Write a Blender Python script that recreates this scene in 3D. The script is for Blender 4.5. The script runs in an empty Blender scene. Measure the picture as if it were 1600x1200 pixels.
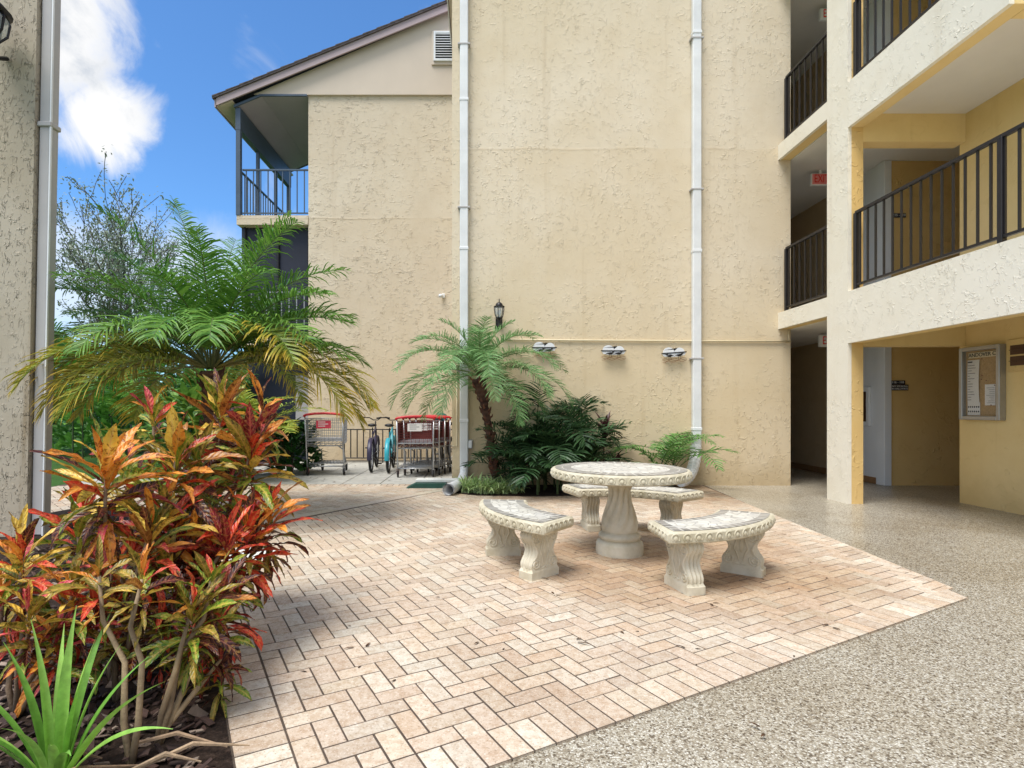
import bpy, math, random
from mathutils import Vector, Matrix
R = math.radians
PI = math.pi
sc = bpy.context.scene
col = sc.collection
F, CX, CY, H = 880.0, 755.0, 637.0, 1.3      # focal length in px of the 1600 px photo, vanishing point, eye height
def wx(x, D): return (x - CX) * D / F
def wz(y, D): return H - (y - CY) * D / F
def P(x, y, D): return Vector((wx(x, D), D, wz(y, D)))
rng = random.Random(7)

# ------------------------------------------------------------------ mesh builder
def rootloc(o):
    v = Vector((0, 0, 0))
    while o is not None:
        v = v + o.location
        o = o.parent
    return v

class MB:
    def __init__(s):
        s.v = []; s.f = []; s.c = []; s.uv = []
    def add(s, vs, fs, c=(1, 1, 1), uv=None):
        n = len(s.v)
        s.v += [tuple(v) for v in vs]
        if isinstance(c, list): s.c += c
        else: s.c += [c] * len(vs)
        s.uv += uv if uv else [(0, 0)] * len(vs)
        s.f += [tuple(i + n for i in f) for f in fs]
        return s
    def box(s, x0, x1, y0, y1, z0, z1, c=(1, 1, 1)):
        vs = [(x0,y0,z0),(x1,y0,z0),(x1,y1,z0),(x0,y1,z0),(x0,y0,z1),(x1,y0,z1),(x1,y1,z1),(x0,y1,z1)]
        return s.add(vs, [(0,3,2,1),(4,5,6,7),(0,1,5,4),(1,2,6,5),(2,3,7,6),(3,0,4,7)], c)
    def cbox(s, x0, x1, y0, y1, z0, z1, b=.01, c=(1, 1, 1)):
        # box with chamfered edges
        vs = []
        for k in range(3):
            pass
        X = (x0, x1); Y = (y0, y1); Z = (z0, z1)
        idx = {}
        for i in (0, 1):
            for j in (0, 1):
                for k in (0, 1):
                    sx = b if i == 0 else -b; sy = b if j == 0 else -b; sz = b if k == 0 else -b
                    for a, d in enumerate(((0, sy, sz), (sx, 0, sz), (sx, sy, 0))):
                        idx[(i, j, k, a)] = len(vs)
                        vs.append((X[i] + d[0], Y[j] + d[1], Z[k] + d[2]))
        fs = []
        for i in (0, 1): fs.append([idx[(i,0,0,0)], idx[(i,1,0,0)], idx[(i,1,1,0)], idx[(i,0,1,0)]])
        for j in (0, 1): fs.append([idx[(0,j,0,1)], idx[(1,j,0,1)], idx[(1,j,1,1)], idx[(0,j,1,1)]])
        for k in (0, 1): fs.append([idx[(0,0,k,2)], idx[(1,0,k,2)], idx[(1,1,k,2)], idx[(0,1,k,2)]])
        for j in (0, 1):
            for k in (0, 1): fs.append([idx[(0,j,k,1)], idx[(1,j,k,1)], idx[(1,j,k,2)], idx[(0,j,k,2)]])
        for i in (0, 1):
            for k in (0, 1): fs.append([idx[(i,0,k,0)], idx[(i,1,k,0)], idx[(i,1,k,2)], idx[(i,0,k,2)]])
        for i in (0, 1):
            for j in (0, 1): fs.append([idx[(i,j,0,0)], idx[(i,j,1,0)], idx[(i,j,1,1)], idx[(i,j,0,1)]])
        for i in (0, 1):
            for j in (0, 1):
                for k in (0, 1): fs.append([idx[(i,j,k,0)], idx[(i,j,k,1)], idx[(i,j,k,2)]])
        cen = Vector(((x0+x1)/2, (y0+y1)/2, (z0+z1)/2))
        out = []
        for f in fs:
            a, b2, c2 = (Vector(vs[q]) for q in f[:3])
            n = (b2 - a).cross(c2 - a)
            m = sum((Vector(vs[q]) for q in f), Vector()) / len(f)
            out.append(tuple(f) if n.dot(m - cen) > 0 else tuple(reversed(f)))
        return s.add(vs, out, c)
    def prism(s, poly, y0, y1, c=(1, 1, 1), axis='y'):
        # polygon in XZ extruded along y (axis y) or in XY extruded along z
        n = len(poly)
        if axis == 'y': vs = [(p[0], y0, p[1]) for p in poly] + [(p[0], y1, p[1]) for p in poly]
        elif axis == 'x': vs = [(y0, p[0], p[1]) for p in poly] + [(y1, p[0], p[1]) for p in poly]
        else: vs = [(p[0], p[1], y0) for p in poly] + [(p[0], p[1], y1) for p in poly]
        fs = [tuple(range(n)), tuple(reversed(range(n, 2*n)))]
        for i in range(n):
            j = (i + 1) % n
            fs.append((j, i, n + i, n + j))
        return s.add(vs, fs, c)
    def tube(s, pts, r, n=8, c=(1, 1, 1), caps=True, flat=1.0):
        pts = [Vector(p) for p in pts]
        m = len(pts)
        rs = r if isinstance(r, (list, tuple)) else [r] * m
        vs = []; fs = []; pu = None
        for i, p in enumerate(pts):
            d = (pts[min(i+1, m-1)] - pts[max(i-1, 0)])
            d = d.normalized() if d.length > 1e-9 else Vector((0, 0, 1))
            if pu is None:
                u = d.orthogonal().normalized()
                if abs(d.z) < .95: u = d.cross(Vector((0, 0, 1))).normalized()
                else: u = Vector((1, 0, 0)); u = (u - d * u.dot(d)).normalized()
            else:
                u = (pu - d * pu.dot(d)).normalized()
            pu = u
            w = d.cross(u)
            for k in range(n):
                a = 2 * PI * (k + .5) / n
                vs.append(p + u * (math.cos(a) * rs[i]) + w * (math.sin(a) * rs[i] * flat))
        for i in range(m - 1):
            for k in range(n):
                k2 = (k + 1) % n
                fs.append((i*n + k, i*n + k2, (i+1)*n + k2, (i+1)*n + k))
        if caps:
            fs.append(tuple(reversed(range(n)))); fs.append(tuple(range((m-1)*n, m*n)))
        cc = c
        if isinstance(c, list) and len(c) == m:
            cc = [q for q in c for _ in range(n)]
        return s.add(vs, fs, cc)
    def lathe(s, prof, n=32, cen=(0, 0, 0), c=(1, 1, 1), rf=None, caps=True):
        vs = []; fs = []; m = len(prof)
        for i, (r, z) in enumerate(prof):
            for k in range(n):
                a = 2 * PI * k / n
                rr = rf(r, z, a) if rf else r
                vs.append((cen[0] + math.cos(a) * rr, cen[1] + math.sin(a) * rr, cen[2] + z))
        for i in range(m - 1):
            for k in range(n):
                k2 = (k + 1) % n
                fs.append((i*n + k, i*n + k2, (i+1)*n + k2, (i+1)*n + k))
        if caps:
            fs.append(tuple(reversed(range(n)))); fs.append(tuple(range((m-1)*n, m*n)))
        return s.add(vs, fs, c)
    def torus(s, cen, ax, Rr, r, n=16, m=6, a0=0, a1=2*PI, c=(1, 1, 1), u=None, sq=1.0):
        cen = Vector(cen); ax = Vector(ax).normalized()
        u = Vector(u) if u else ax.orthogonal()
        u = (u - ax * u.dot(ax)).normalized(); w = ax.cross(u)
        full = abs((a1 - a0) - 2*PI) < 1e-6
        N = n if full else n + 1
        vs = []; fs = []
        for i in range(N):
            a = a0 + (a1 - a0) * i / n
            d = u * math.cos(a) + w * math.sin(a) * sq
            for k in range(m):
                b = 2 * PI * k / m
                vs.append(cen + d * (Rr + r * math.cos(b)) + ax * (r * math.sin(b)))
        for i in range(n):
            i2 = (i + 1) % N
            for k in range(m):
                k2 = (k + 1) % m
                fs.append((i*m + k, i2*m + k, i2*m + k2, i*m + k2))
        return s.add(vs, fs, c)
    def ball(s, cen, rx, ry=None, rz=None, n=10, m=7, c=(1, 1, 1), M=None):
        ry = ry or rx; rz = rz or rx
        vs = []; fs = []
        for i in range(m + 1):
            t = PI * i / m
            for k in range(n):
                a = 2 * PI * k / n
                q = Vector((rx*math.sin(t)*math.cos(a), ry*math.sin(t)*math.sin(a), -rz*math.cos(t)))
                if M: q = M @ q
                vs.append(Vector(cen) + q)
        for i in range(m):
            for k in range(n):
                k2 = (k + 1) % n
                fs.append((i*n + k, i*n + k2, (i+1)*n + k2, (i+1)*n + k))
        return s.add(vs, fs, c)
    def xf(s, M, start=0):
        for i in range(start, len(s.v)):
            s.v[i] = tuple(M @ Vector(s.v[i]))
        return s
    def build(s, name, m, parent=None, smooth=False, local=False, sm_angle=None):
        off = Vector((0, 0, 0)) if (local or parent is None) else rootloc(parent)
        me = bpy.data.meshes.new(name)
        me.from_pydata([tuple(Vector(v) - off) for v in s.v], [], s.f)
        a = me.attributes.new('Col', 'FLOAT_COLOR', 'POINT')
        a.data.foreach_set('color', [q for c in s.c for q in (c[0], c[1], c[2], 1.0)])
        b = me.attributes.new('uvp', 'FLOAT_VECTOR', 'POINT')
        b.data.foreach_set('vector', [q for u in s.uv for q in (u[0], u[1], 0.0)])
        me.materials.append(m)
        if smooth: me.polygons.foreach_set('use_smooth', [True] * len(me.polygons))
        me.validate(); me.update()
        if smooth and sm_angle:
            me.set_sharp_from_angle(angle=R(sm_angle))
        o = bpy.data.objects.new(name, me)
        col.objects.link(o)
        if parent: o.parent = parent
        return o

def tag(o, label=None, cat=None, group=None, kind=None):
    if label: o['label'] = label
    if cat: o['category'] = cat
    if group: o['group'] = group
    if kind: o['kind'] = kind
    return o
def thing(name, label, cat, loc=(0, 0, 0), group=None):
    o = bpy.data.objects.new(name, None); col.objects.link(o)
    o.location = loc; o.empty_display_size = .1
    return tag(o, label, cat, group)
def copy_tree(o, parent=None):
    c = o.copy(); col.objects.link(c); c.parent = parent
    for ch in list(o.children): copy_tree(ch, c)
    return c
def text_mesh(body, size, name, m, parent, M, depth=.0015, align='CENTER'):
    cu = bpy.data.curves.new('t', 'FONT'); cu.body = body; cu.size = size
    cu.align_x = align; cu.align_y = 'CENTER'; cu.extrude = depth
    to = bpy.data.objects.new('t', cu); col.objects.link(to)
    dg = bpy.context.evaluated_depsgraph_get(); dg.update()
    me = bpy.data.meshes.new_from_object(to.evaluated_get(dg))
    bpy.data.objects.remove(to); bpy.data.curves.remove(cu)
    off = rootloc(parent)
    me.transform(Matrix.Translation(-off) @ M)
    me.materials.clear(); me.materials.append(m); me.name = name
    o = bpy.data.objects.new(name, me); col.objects.link(o); o.parent = parent
    return o

# ------------------------------------------------------------------ materials
class NT:
    def __init__(s, name):
        s.m = bpy.data.materials.new(name); s.m.use_nodes = True
        s.t = s.m.node_tree; s.n = s.t.nodes; s.l = s.t.links
        s.b = s.n['Principled BSDF']; s.out = s.n['Material Output']
    def node(s, ty, **kw):
        n = s.n.new(ty)
        for k, v in kw.items():
            if k.startswith('i_'):
                key = k[2:]
                key = int(key) if key.isdigit() else key.replace('_', ' ')
                n.inputs[key].default_value = v
            else: setattr(n, k, v)
        return n
    def link(s, a, b): s.l.new(a, b)
    def coord(s, scale=(1, 1, 1), rot=(0, 0, 0)):
        tc = s.node('ShaderNodeTexCoord'); mp = s.node('ShaderNodeMapping')
        mp.inputs['Scale'].default_value = scale; mp.inputs['Rotation'].default_value = rot
        s.link(tc.outputs['Object'], mp.inputs['Vector'])
        return mp.outputs['Vector']
    def noise(s, vec, scale, detail=3, rough=.5, dist=0.0):
        n = s.node('ShaderNodeTexNoise')
        n.inputs['Scale'].default_value = scale; n.inputs['Detail'].default_value = detail
        n.inputs['Roughness'].default_value = rough; n.inputs['Distortion'].default_value = dist
        if vec is not None: s.link(vec, n.inputs['Vector'])
        return n.outputs['Fac']
    def voro(s, vec, scale, feature='F1', out='Distance', rand=1.0):
        n = s.node('ShaderNodeTexVoronoi'); n.feature = feature
        n.inputs['Scale'].default_value = scale; n.inputs['Randomness'].default_value = rand
        s.link(vec, n.inputs['Vector'])
        return n.outputs[out]
    def rng(s, v, a, b, c=0., d=1., smooth=True):
        n = s.node('ShaderNodeMapRange'); n.interpolation_type = 'SMOOTHSTEP' if smooth else 'LINEAR'
        s.link(v, n.inputs['Value'])
        for i, q in zip((1, 2, 3, 4), (a, b, c, d)): n.inputs[i].default_value = q
        return n.outputs['Result']
    def math(s, op, a, b=None, c=None):
        n = s.node('ShaderNodeMath'); n.operation = op
        for i, q in enumerate((a, b, c)):
            if q is None: continue
            if isinstance(q, (int, float)): n.inputs[i].default_value = q
            else: s.link(q, n.inputs[i])
        return n.outputs[0]
    def mix(s, f, a, b, mode='MIX'):
        n = s.node('ShaderNodeMix'); n.data_type = 'RGBA'; n.blend_type = mode
        for i, q in ((0, f), (6, a), (7, b)):
            if isinstance(q, (int, float)): n.inputs[i].default_value = q
            elif isinstance(q, tuple): n.inputs[i].default_value = (q[0], q[1], q[2], 1)
            else: s.link(q, n.inputs[i])
        return n.outputs[2]
    def ramp(s, v, stops, interp='LINEAR'):
        n = s.node('ShaderNodeValToRGB'); e = n.color_ramp.elements; n.color_ramp.interpolation = interp
        while len(e) < len(stops): e.new(.5)
        for q, (p, c) in zip(e, stops): q.position = p; q.color = (c[0], c[1], c[2], 1)
        s.link(v, n.inputs['Fac'])
        return n.outputs['Color']
    def attr(s, name, out='Color'):
        n = s.node('ShaderNodeAttribute'); n.attribute_name = name
        return n.outputs[out]
    def color(s, c): s.link(c, s.b.inputs['Base Color'])
    def bump(s, h, strength=.5, dist=.01):
        n = s.node('ShaderNodeBump'); n.inputs['Strength'].default_value = strength
        n.inputs['Distance'].default_value = dist
        s.link(h, n.inputs['Height']); s.link(n.outputs['Normal'], s.b.inputs['Normal'])
    def set(s, **kw):
        for k, v in kw.items():
            s.b.inputs[k.replace('_', ' ')].default_value = v
        return s

def plain(name, c, rough=.5, metal=0., var=.15, scale=8., bump=0., attr=False, spec=.5):
    t = NT(name); v = t.coord()
    n = t.noise(v, scale, 4, .6)
    base = t.attr('Col') if attr else (c[0], c[1], c[2])
    k = t.rng(n, .25, .75, 1 - var, 1 + var * .6, False)
    cm = t.node('ShaderNodeCombineColor'); 
    for i in range(3): t.link(k, cm.inputs[i])
    t.color(t.mix(1.0, base, cm.outputs[0], 'MULTIPLY'))
    t.set(Roughness=rough, Metallic=metal, Specular_IOR_Level=spec)
    if bump: t.bump(t.noise(v, scale * 6, 3), bump, .004)
    return t.m

def stucco(name, c, c2, scale=1.0, bump=.8, dist=.02, stretch=(1, 1, 1), stain=.0, mark=.03, seams=(), grime=.0):
    """skip-trowel stucco: broken curved ridges and flat plateaus"""
    t = NT(name); v0 = t.coord(); v = t.coord(stretch)
    big = t.noise(v0, .35, 3, .6)
    n1 = t.noise(v, 3.6 * scale, 2, .5, .9)
    rid = t.math('ABSOLUTE', t.math('SUBTRACT', n1, .5))
    ridge = t.rng(rid, .0, .030, 1, 0)
    gate = t.rng(t.noise(v, 5.0 * scale, 2, .6, .3), .50, .60)
    n2 = t.noise(v, 6.5 * scale, 2, .5, 1.2)
    rid2 = t.math('ABSOLUTE', t.math('SUBTRACT', n2, .52))
    ridge2 = t.rng(rid2, 0, .04, 1, 0)
    gate2 = t.rng(t.noise(v0, 3.7 * scale, 2, .6, .3), .53, .63)
    plat = t.rng(n1, .47, .53)
    fine = t.noise(v0, 60 * min(scale, 2), 3, .7)
    dens = t.rng(t.noise(v0, .75, 3, .6), .36, .60, .12, 1)
    h = t.math('MULTIPLY', ridge, gate)
    h = t.math('ADD', h, t.math('MULTIPLY', t.math('MULTIPLY', ridge2, gate2), .8))
    h = t.math('ADD', h, t.math('MULTIPLY', t.math('MULTIPLY', plat, gate2), .3))
    h = t.math('MULTIPLY', h, dens)
    h = t.math('ADD', h, t.math('MULTIPLY', t.noise(v0, 2.2, 3), .55))
    h2 = t.math('ADD', h, t.math('MULTIPLY', fine, .14))
    base = t.mix(t.rng(big, .35, .68), c, c2)
    med = t.noise(v0, 2.4, 4, .65)
    base = t.mix(t.rng(med, .4, .75, 0, .22), base, (c[0]*.82, c[1]*.76, c[2]*.66))
    # darker colour along the ridges of the marks
    mark_tone = t.math('MULTIPLY', t.math('MULTIPLY', t.rng(rid, .012, .03, 1, 0), gate), mark)
    base = t.mix(mark_tone, base, (c[0]*.6, c[1]*.55, c[2]*.48))
    if stain:
        vs = t.coord((2.2, 2.2, .12))
        st = t.rng(t.noise(vs, 2.0, 4, .6), .56, .78, 0, stain)
        base = t.mix(st, base, (c[0]*.55, c[1]*.45, c[2]*.32))
    if seams or grime:
        sz = t.node('ShaderNodeSeparateXYZ'); t.link(v0, sz.inputs[0])
        wz_ = t.math('ADD', sz.outputs[2], t.math('MULTIPLY', t.noise(v0, 1.3, 3), .10))
        for q in seams:
            ln = t.rng(t.math('ABSOLUTE', t.math('SUBTRACT', wz_, q + .05)), .0, .035, 1, 0)
            ln = t.math('MULTIPLY', ln, t.rng(t.noise(v0, .8, 3, .6), .38, .6))
            h2 = t.math('ADD', h2, t.math('MULTIPLY', ln, .30))
            base = t.mix(t.math('MULTIPLY', ln, .22), base, (c[0]*.6, c[1]*.5, c[2]*.38))
            tone = t.rng(wz_, q - .9, q + .05, 0, .12, False)
            tone = t.math('MULTIPLY', tone, t.math('LESS_THAN', wz_, q + .05))
            base = t.mix(tone, base, (c[0]*.85, c[1]*.72, c[2]*.50))
        for q in seams[:1]:
            lo = t.rng(wz_, 1.6, 4.6, .42, 0)
            base = t.mix(lo, base, (c[0]*.93, c[1]*.84, c[2]*.62))
        if grime:
            g = t.rng(t.math('ADD', sz.outputs[2], t.math('MULTIPLY', t.noise(v0, 3, 5, .7), .9)), .35, 1.15, grime, 0)
            base = t.mix(g, base, (c[0]*.50, c[1]*.42, c[2]*.28))
    t.color(base); t.set(Roughness=.85, Specular_IOR_Level=.25)
    t.bump(h2, bump, dist)
    return t.m

M = {}
M['stucco_main'] = stucco('stucco_main', (.69, .58, .415), (.75, .655, .51), 2.3, .60, .014, (1, 1, 1), .22, seams=(5.62,), grime=.5)
M['stucco_wing'] = stucco('stucco_wing', (.64, .54, .41), (.70, .61, .48), 1.7, .8, .016, (.7, 1, 1.6), .18, seams=(5.8,), grime=.4)
M['stucco_fascia'] = stucco('stucco_fascia', (.82, .765, .64), (.85, .80, .69), 2.3, .6, .011, (1, 1, 1), .14)
M['stucco_inner'] = stucco('stucco_inner', (.72, .49, .19), (.77, .55, .25), 1.3, .7, .018, (1, 1, 1), .06)
M['stucco_yellow'] = stucco('stucco_yellow', (.79, .59, .27), (.82, .64, .33), 1.0, .4, .012, (1, 1, 1), .16, .06, grime=.3)
M['stucco_near'] = stucco('stucco_near', (.42, .36, .27), (.56, .50, .41), 3.8, 1.0, .016, (1.5, 1.5, .45), .65, .22)
M['hall_paint'] = stucco('hall_paint', (.52, .39, .24), (.57, .44, .28), 1.3, .5, .012)
M['ceiling_paint'] = plain('ceiling_paint', (.74, .72, .68), .8, var=.06, scale=1.5, bump=.2)
M['porch_ceiling'] = plain('porch_ceiling', (.34, .32, .36), .8, var=.06, scale=1.5)
M['gable_siding'] = plain('gable_siding', (.64, .54, .44), .7, var=.06, scale=1.2)
M['roof_trim'] = plain('roof_trim', (.42, .33, .34), .6, var=.1, scale=2)
M['shingle'] = plain('shingle', (.12, .10, .10), .9, var=.5, scale=14, bump=.8)
M['white_trim'] = plain('white_trim', (.78, .79, .80), .45, var=.07, scale=3)
M['pipe_white'] = plain('pipe_white', (.76, .77, .77), .45, var=.16, scale=2.2, bump=.15)
M['grey_trim'] = plain('grey_trim', (.46, .44, .43), .5, var=.12, scale=2)
M['door_white'] = plain('door_white', (.76, .77, .78), .5, var=.05, scale=2)
M['blue_metal'] = plain('blue_metal', (.07, .10, .14), .45, .2, var=.2, scale=3)
M['navy_screen'] = plain('navy_screen', (.012, .014, .03), .5, var=.3, scale=3)
M['black_metal'] = plain('black_metal', (.018, .016, .018), .4, .3, var=.3, scale=10)
M['black_plastic'] = plain('black_plastic', (.015, .015, .016), .45, var=.2)
M['rubber'] = plain('rubber', (.014, .013, .013), .8, var=.3, scale=20, bump=.3)
M['steel'] = plain('steel', (.52, .53, .55), .35, .75, var=.2, scale=6)
M['steel_dull'] = plain('steel_dull', (.33, .34, .36), .5, .4, var=.25, scale=6)
M['red_plastic'] = plain('red_plastic', (.55, .02, .03), .4, var=.12, scale=6)
M['pink_sign'] = plain('pink_sign', (.70, .06, .10), .5, var=.1)
M['maroon'] = plain('maroon', (.17, .035, .03), .55, var=.2)
M['teal'] = plain('teal', (.03, .34, .42), .35, var=.1)
M['dark_teal'] = plain('dark_teal', (.01, .10, .10), .5, var=.2)
M['purple'] = plain('purple', (.03, .025, .06), .4, var=.2)
M['green_tray'] = plain('green_tray', (.012, .07, .05), .6, var=.3, scale=12)
M['pale_board'] = plain('pale_board', (.70, .70, .66), .7, var=.12, scale=6)
M['paper'] = plain('paper', (.80, .78, .76), .8, var=.05)
M['ink'] = plain('ink', (.03, .03, .035), .8, var=.1)
M['ink_grey'] = plain('ink_grey', (.34, .33, .33), .8, var=.1)
M['cork'] = plain('cork', (.46, .30, .13), .9, var=.25, scale=40, bump=.3)
M['alu'] = plain('alu', (.42, .41, .40), .35, .6, var=.1)
M['sign_black'] = plain('sign_black', (.012, .012, .02), .4, var=.1)
M['sign_white'] = plain('sign_white', (.82, .82, .80), .5, var=.03)
M['exit_red'] = plain('exit_red', (.75, .03, .02), .4, var=.05)
M['exit_pale'] = plain('exit_pale', (.80, .26, .24), .45, var=.05)
M['brown_metal'] = plain('brown_metal', (.10, .05, .03), .45, .3, var=.2)
M['rust_wire'] = plain('rust_wire', (.28, .12, .05), .7, var=.3, scale=20)
M['cream_pipe'] = plain('cream_pipe', (.70, .60, .40), .5, var=.08)
M['baseboard'] = plain('baseboard', (.30, .16, .07), .6, var=.2)
M['trunk'] = plain('trunk', (1, 1, 1), .95, var=.45, scale=22, bump=1.0, attr=True)
M['bark'] = plain('bark', (1, 1, 1), .9, var=.35, scale=18, bump=.7, attr=True)

def glassy(name, c, rough=.1, alpha=.35):
    t = NT(name); t.set(Base_Color=(c[0], c[1], c[2], 1), Roughness=rough, Alpha=alpha)
    return t.m
M['glass'] = glassy('glass', (.75, .80, .82), .08, .32)
M['board_glass'] = glassy('board_glass', (.25, .27, .27), .05, .07)

def leafmat(name, rough=.4, trans=.25, var=.25, spec=.5, scale=30):
    t = NT(name); a = t.attr('Col'); v = t.coord()
    n = t.noise(v, scale, 3, .6)
    k = t.rng(n, .3, .7, 1 - var, 1 + var, False)
    cm = t.node('ShaderNodeCombineColor')
    for i in range(3): t.link(k, cm.inputs[i])
    c = t.mix(1.0, a, cm.outputs[0], 'MULTIPLY')
    t.color(c); t.set(Roughness=rough, Specular_IOR_Level=spec)
    tr = t.node('ShaderNodeBsdfTranslucent'); t.link(c, tr.inputs['Color'])
    mx = t.node('ShaderNodeMixShader', i_0=trans)
    t.link(t.b.outputs[0], mx.inputs[1]); t.link(tr.outputs[0], mx.inputs[2]); t.link(mx.outputs[0], t.out.inputs['Surface'])
    return t.m
M['frond'] = leafmat('frond', .42, .25, .15, .35)
M['leaf'] = leafmat('leaf', .45, .25, .2)
def crotonmat():
    t = NT('croton_leaf'); a = t.attr('Col'); uv = t.attr('uvp', 'Vector')
    n = t.noise(t.coord(), 34, 4, .65, .6)
    # blotches and side veins
    dark = t.mix(1.0, a, (.22, .12, .10), 'MULTIPLY')
    c = t.mix(t.rng(n, .50, .60, 0, .8), a, dark)
    n2 = t.noise(t.coord(), 55, 2, .5)
    c = t.mix(t.rng(n2, .56, .62, 0, .75), c, t.mix(.35, a, (.85, .55, .10)))
    sx = t.node('ShaderNodeSeparateXYZ'); t.link(uv, sx.inputs[0])
    av = t.math('ABSOLUTE', sx.outputs[1])
    w = t.math('SINE', t.math('MULTIPLY', t.math('SUBTRACT', sx.outputs[0], t.math('MULTIPLY', av, .12)), 62.0))
    vein = t.rng(w, .72, .97, 0, .45)
    c = t.mix(vein, c, t.mix(.55, a, (.75, .30, .08)))
    mid = t.rng(av, .05, .13, .7, 0)
    c = t.mix(mid, c, t.mix(.5, a, (.78, .34, .16)))
    t.color(c); t.set(Roughness=.36, Specular_IOR_Level=.5)
    t.bump(t.math('ADD', w, t.math('MULTIPLY', n, 2.0)), .35, .003)
    tr = t.node('ShaderNodeBsdfTranslucent'); t.link(c, tr.inputs['Color'])
    mx = t.node('ShaderNodeMixShader', i_0=.2)
    t.link(t.b.outputs[0], mx.inputs[1]); t.link(tr.outputs[0], mx.inputs[2]); t.link(mx.outputs[0], t.out.inputs['Surface'])
    return t.m
M['croton'] = crotonmat()

def concretemat(name, c, moss=.0, bump=.4):
    t = NT(name); v = t.coord()
    n = t.noise(v, 6, 5, .65); f = t.noise(v, 90, 3, .6)
    b = t.mix(t.rng(n, .35, .7), c, (c[0]*.80, c[1]*.78, c[2]*.72))
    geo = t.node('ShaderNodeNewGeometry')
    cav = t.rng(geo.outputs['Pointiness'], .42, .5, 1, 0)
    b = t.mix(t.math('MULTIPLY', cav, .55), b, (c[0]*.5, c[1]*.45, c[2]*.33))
    if moss:
        b = t.mix(t.rng(t.noise(v, 9, 4, .7), .54, .72, 0, moss), b, (.20, .17, .07))
    t.color(b); t.set(Roughness=.75, Specular_IOR_Level=.3)
    t.bump(f, bump, .002)
    return t.m
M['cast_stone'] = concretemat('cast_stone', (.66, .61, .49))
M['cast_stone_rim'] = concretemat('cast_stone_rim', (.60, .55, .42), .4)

def tilemat():
    # broken-tile mosaic with a border of dark tiles; uvp.x runs along / around, uvp.y across (metres), border where attribute Col.r marks it
    t = NT('mosaic_tile'); v = t.coord()
    e = t.voro(v, 13, 'DISTANCE_TO_EDGE', 'Distance', .75)
    cc = t.voro(v, 13, 'F1', 'Color', .75)
    sp = t.node('ShaderNodeSeparateColor'); t.link(cc, sp.inputs[0])
    field = t.ramp(sp.outputs[0], [(0, (.60, .58, .53)), (.35, (.68, .66, .59)), (.7, (.74, .72, .65)), (1, (.54, .53, .50))], 'CONSTANT')
    grout = t.rng(e, .02, .05, 1, 0)
    a = t.node('ShaderNodeSeparateColor'); t.link(t.attr('Col'), a.inputs[0])
    uv = t.node('ShaderNodeSeparateXYZ'); t.link(t.attr('uvp', 'Vector'), uv.inputs[0])
    fr = t.math('FRACT', uv.outputs[0])
    bgap = t.math('LESS_THAN', t.math('ABSOLUTE', t.math('SUBTRACT', fr, .5)), .38)
    cell = t.math('FLOOR', uv.outputs[0])
    wn = t.node('ShaderNodeTexWhiteNoise'); wn.noise_dimensions = '1D'; t.link(cell, wn.inputs['W'])
    bt = t.ramp(wn.outputs['Value'], [(0, (.20, .19, .18)), (.4, (.27, .25, .23)), (.75, (.34, .32, .29)), (1, (.22, .20, .19))], 'CONSTANT')
    bord = t.mix(bgap, (.58, .56, .50), bt)
    fieldc = t.mix(grout, field, (.40, .385, .35))
    c = t.mix(a.outputs[0], fieldc, bord)
    c = t.mix(t.rng(t.noise(v, 5, 4, .6), .4, .75, 0, .3), c, (.40, .36, .27))
    t.color(c); t.set(Roughness=.38, Specular_IOR_Level=.5)
    t.bump(t.math('MULTIPLY', e, -1.0) if False else t.rng(e, 0, .06), .4, .004)
    return t.m
M['tile'] = tilemat()

def brickmat():
    t = NT('paver_brick'); a = t.attr('Col'); v = t.coord()
    n = t.noise(v, 28, 5, .7); g = t.noise(v, 95, 2, .7); big = t.noise(v, .55, 3, .55)
    c = t.mix(t.rng(n, .40, .66, 0, .75), a, t.mix(1.0, a, (.76, .66, .57), 'MULTIPLY'))
    c = t.mix(t.rng(g, .58, .70, 0, .6), c, (.22, .15, .10))
    c = t.mix(t.rng(g, .42, .30, 0, .55), c, (.80, .74, .66))
    c = t.mix(t.rng(big, .48, .70, 0, .5), c, t.mix(1.0, c, (.80, .70, .60), 'MULTIPLY'))
    # damp, algae-stained bricks along the planting bed
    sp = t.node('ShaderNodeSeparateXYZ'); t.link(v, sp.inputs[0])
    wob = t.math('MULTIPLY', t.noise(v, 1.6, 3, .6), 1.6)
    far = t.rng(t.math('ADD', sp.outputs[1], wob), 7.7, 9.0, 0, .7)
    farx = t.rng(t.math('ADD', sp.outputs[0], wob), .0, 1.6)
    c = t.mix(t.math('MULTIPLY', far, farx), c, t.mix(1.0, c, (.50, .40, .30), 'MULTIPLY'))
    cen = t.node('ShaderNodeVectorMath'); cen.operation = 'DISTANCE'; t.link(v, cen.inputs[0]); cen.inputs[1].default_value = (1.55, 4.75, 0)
    damp_shade = t.rng(t.math('ADD', cen.outputs['Value'], wob), 1.5, 2.7, .8, 0)  # damp plus painted contact shade under the table and benches
    c = t.mix(damp_shade, c, t.mix(1.0, c, (.72, .60, .48), 'MULTIPLY'))
    t.color(c); t.set(Roughness=.85, Specular_IOR_Level=.2)
    t.bump(t.math('ADD', n, t.math('MULTIPLY', g, .6)), .5, .004)
    return t.m
M['brick'] = brickmat()
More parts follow.
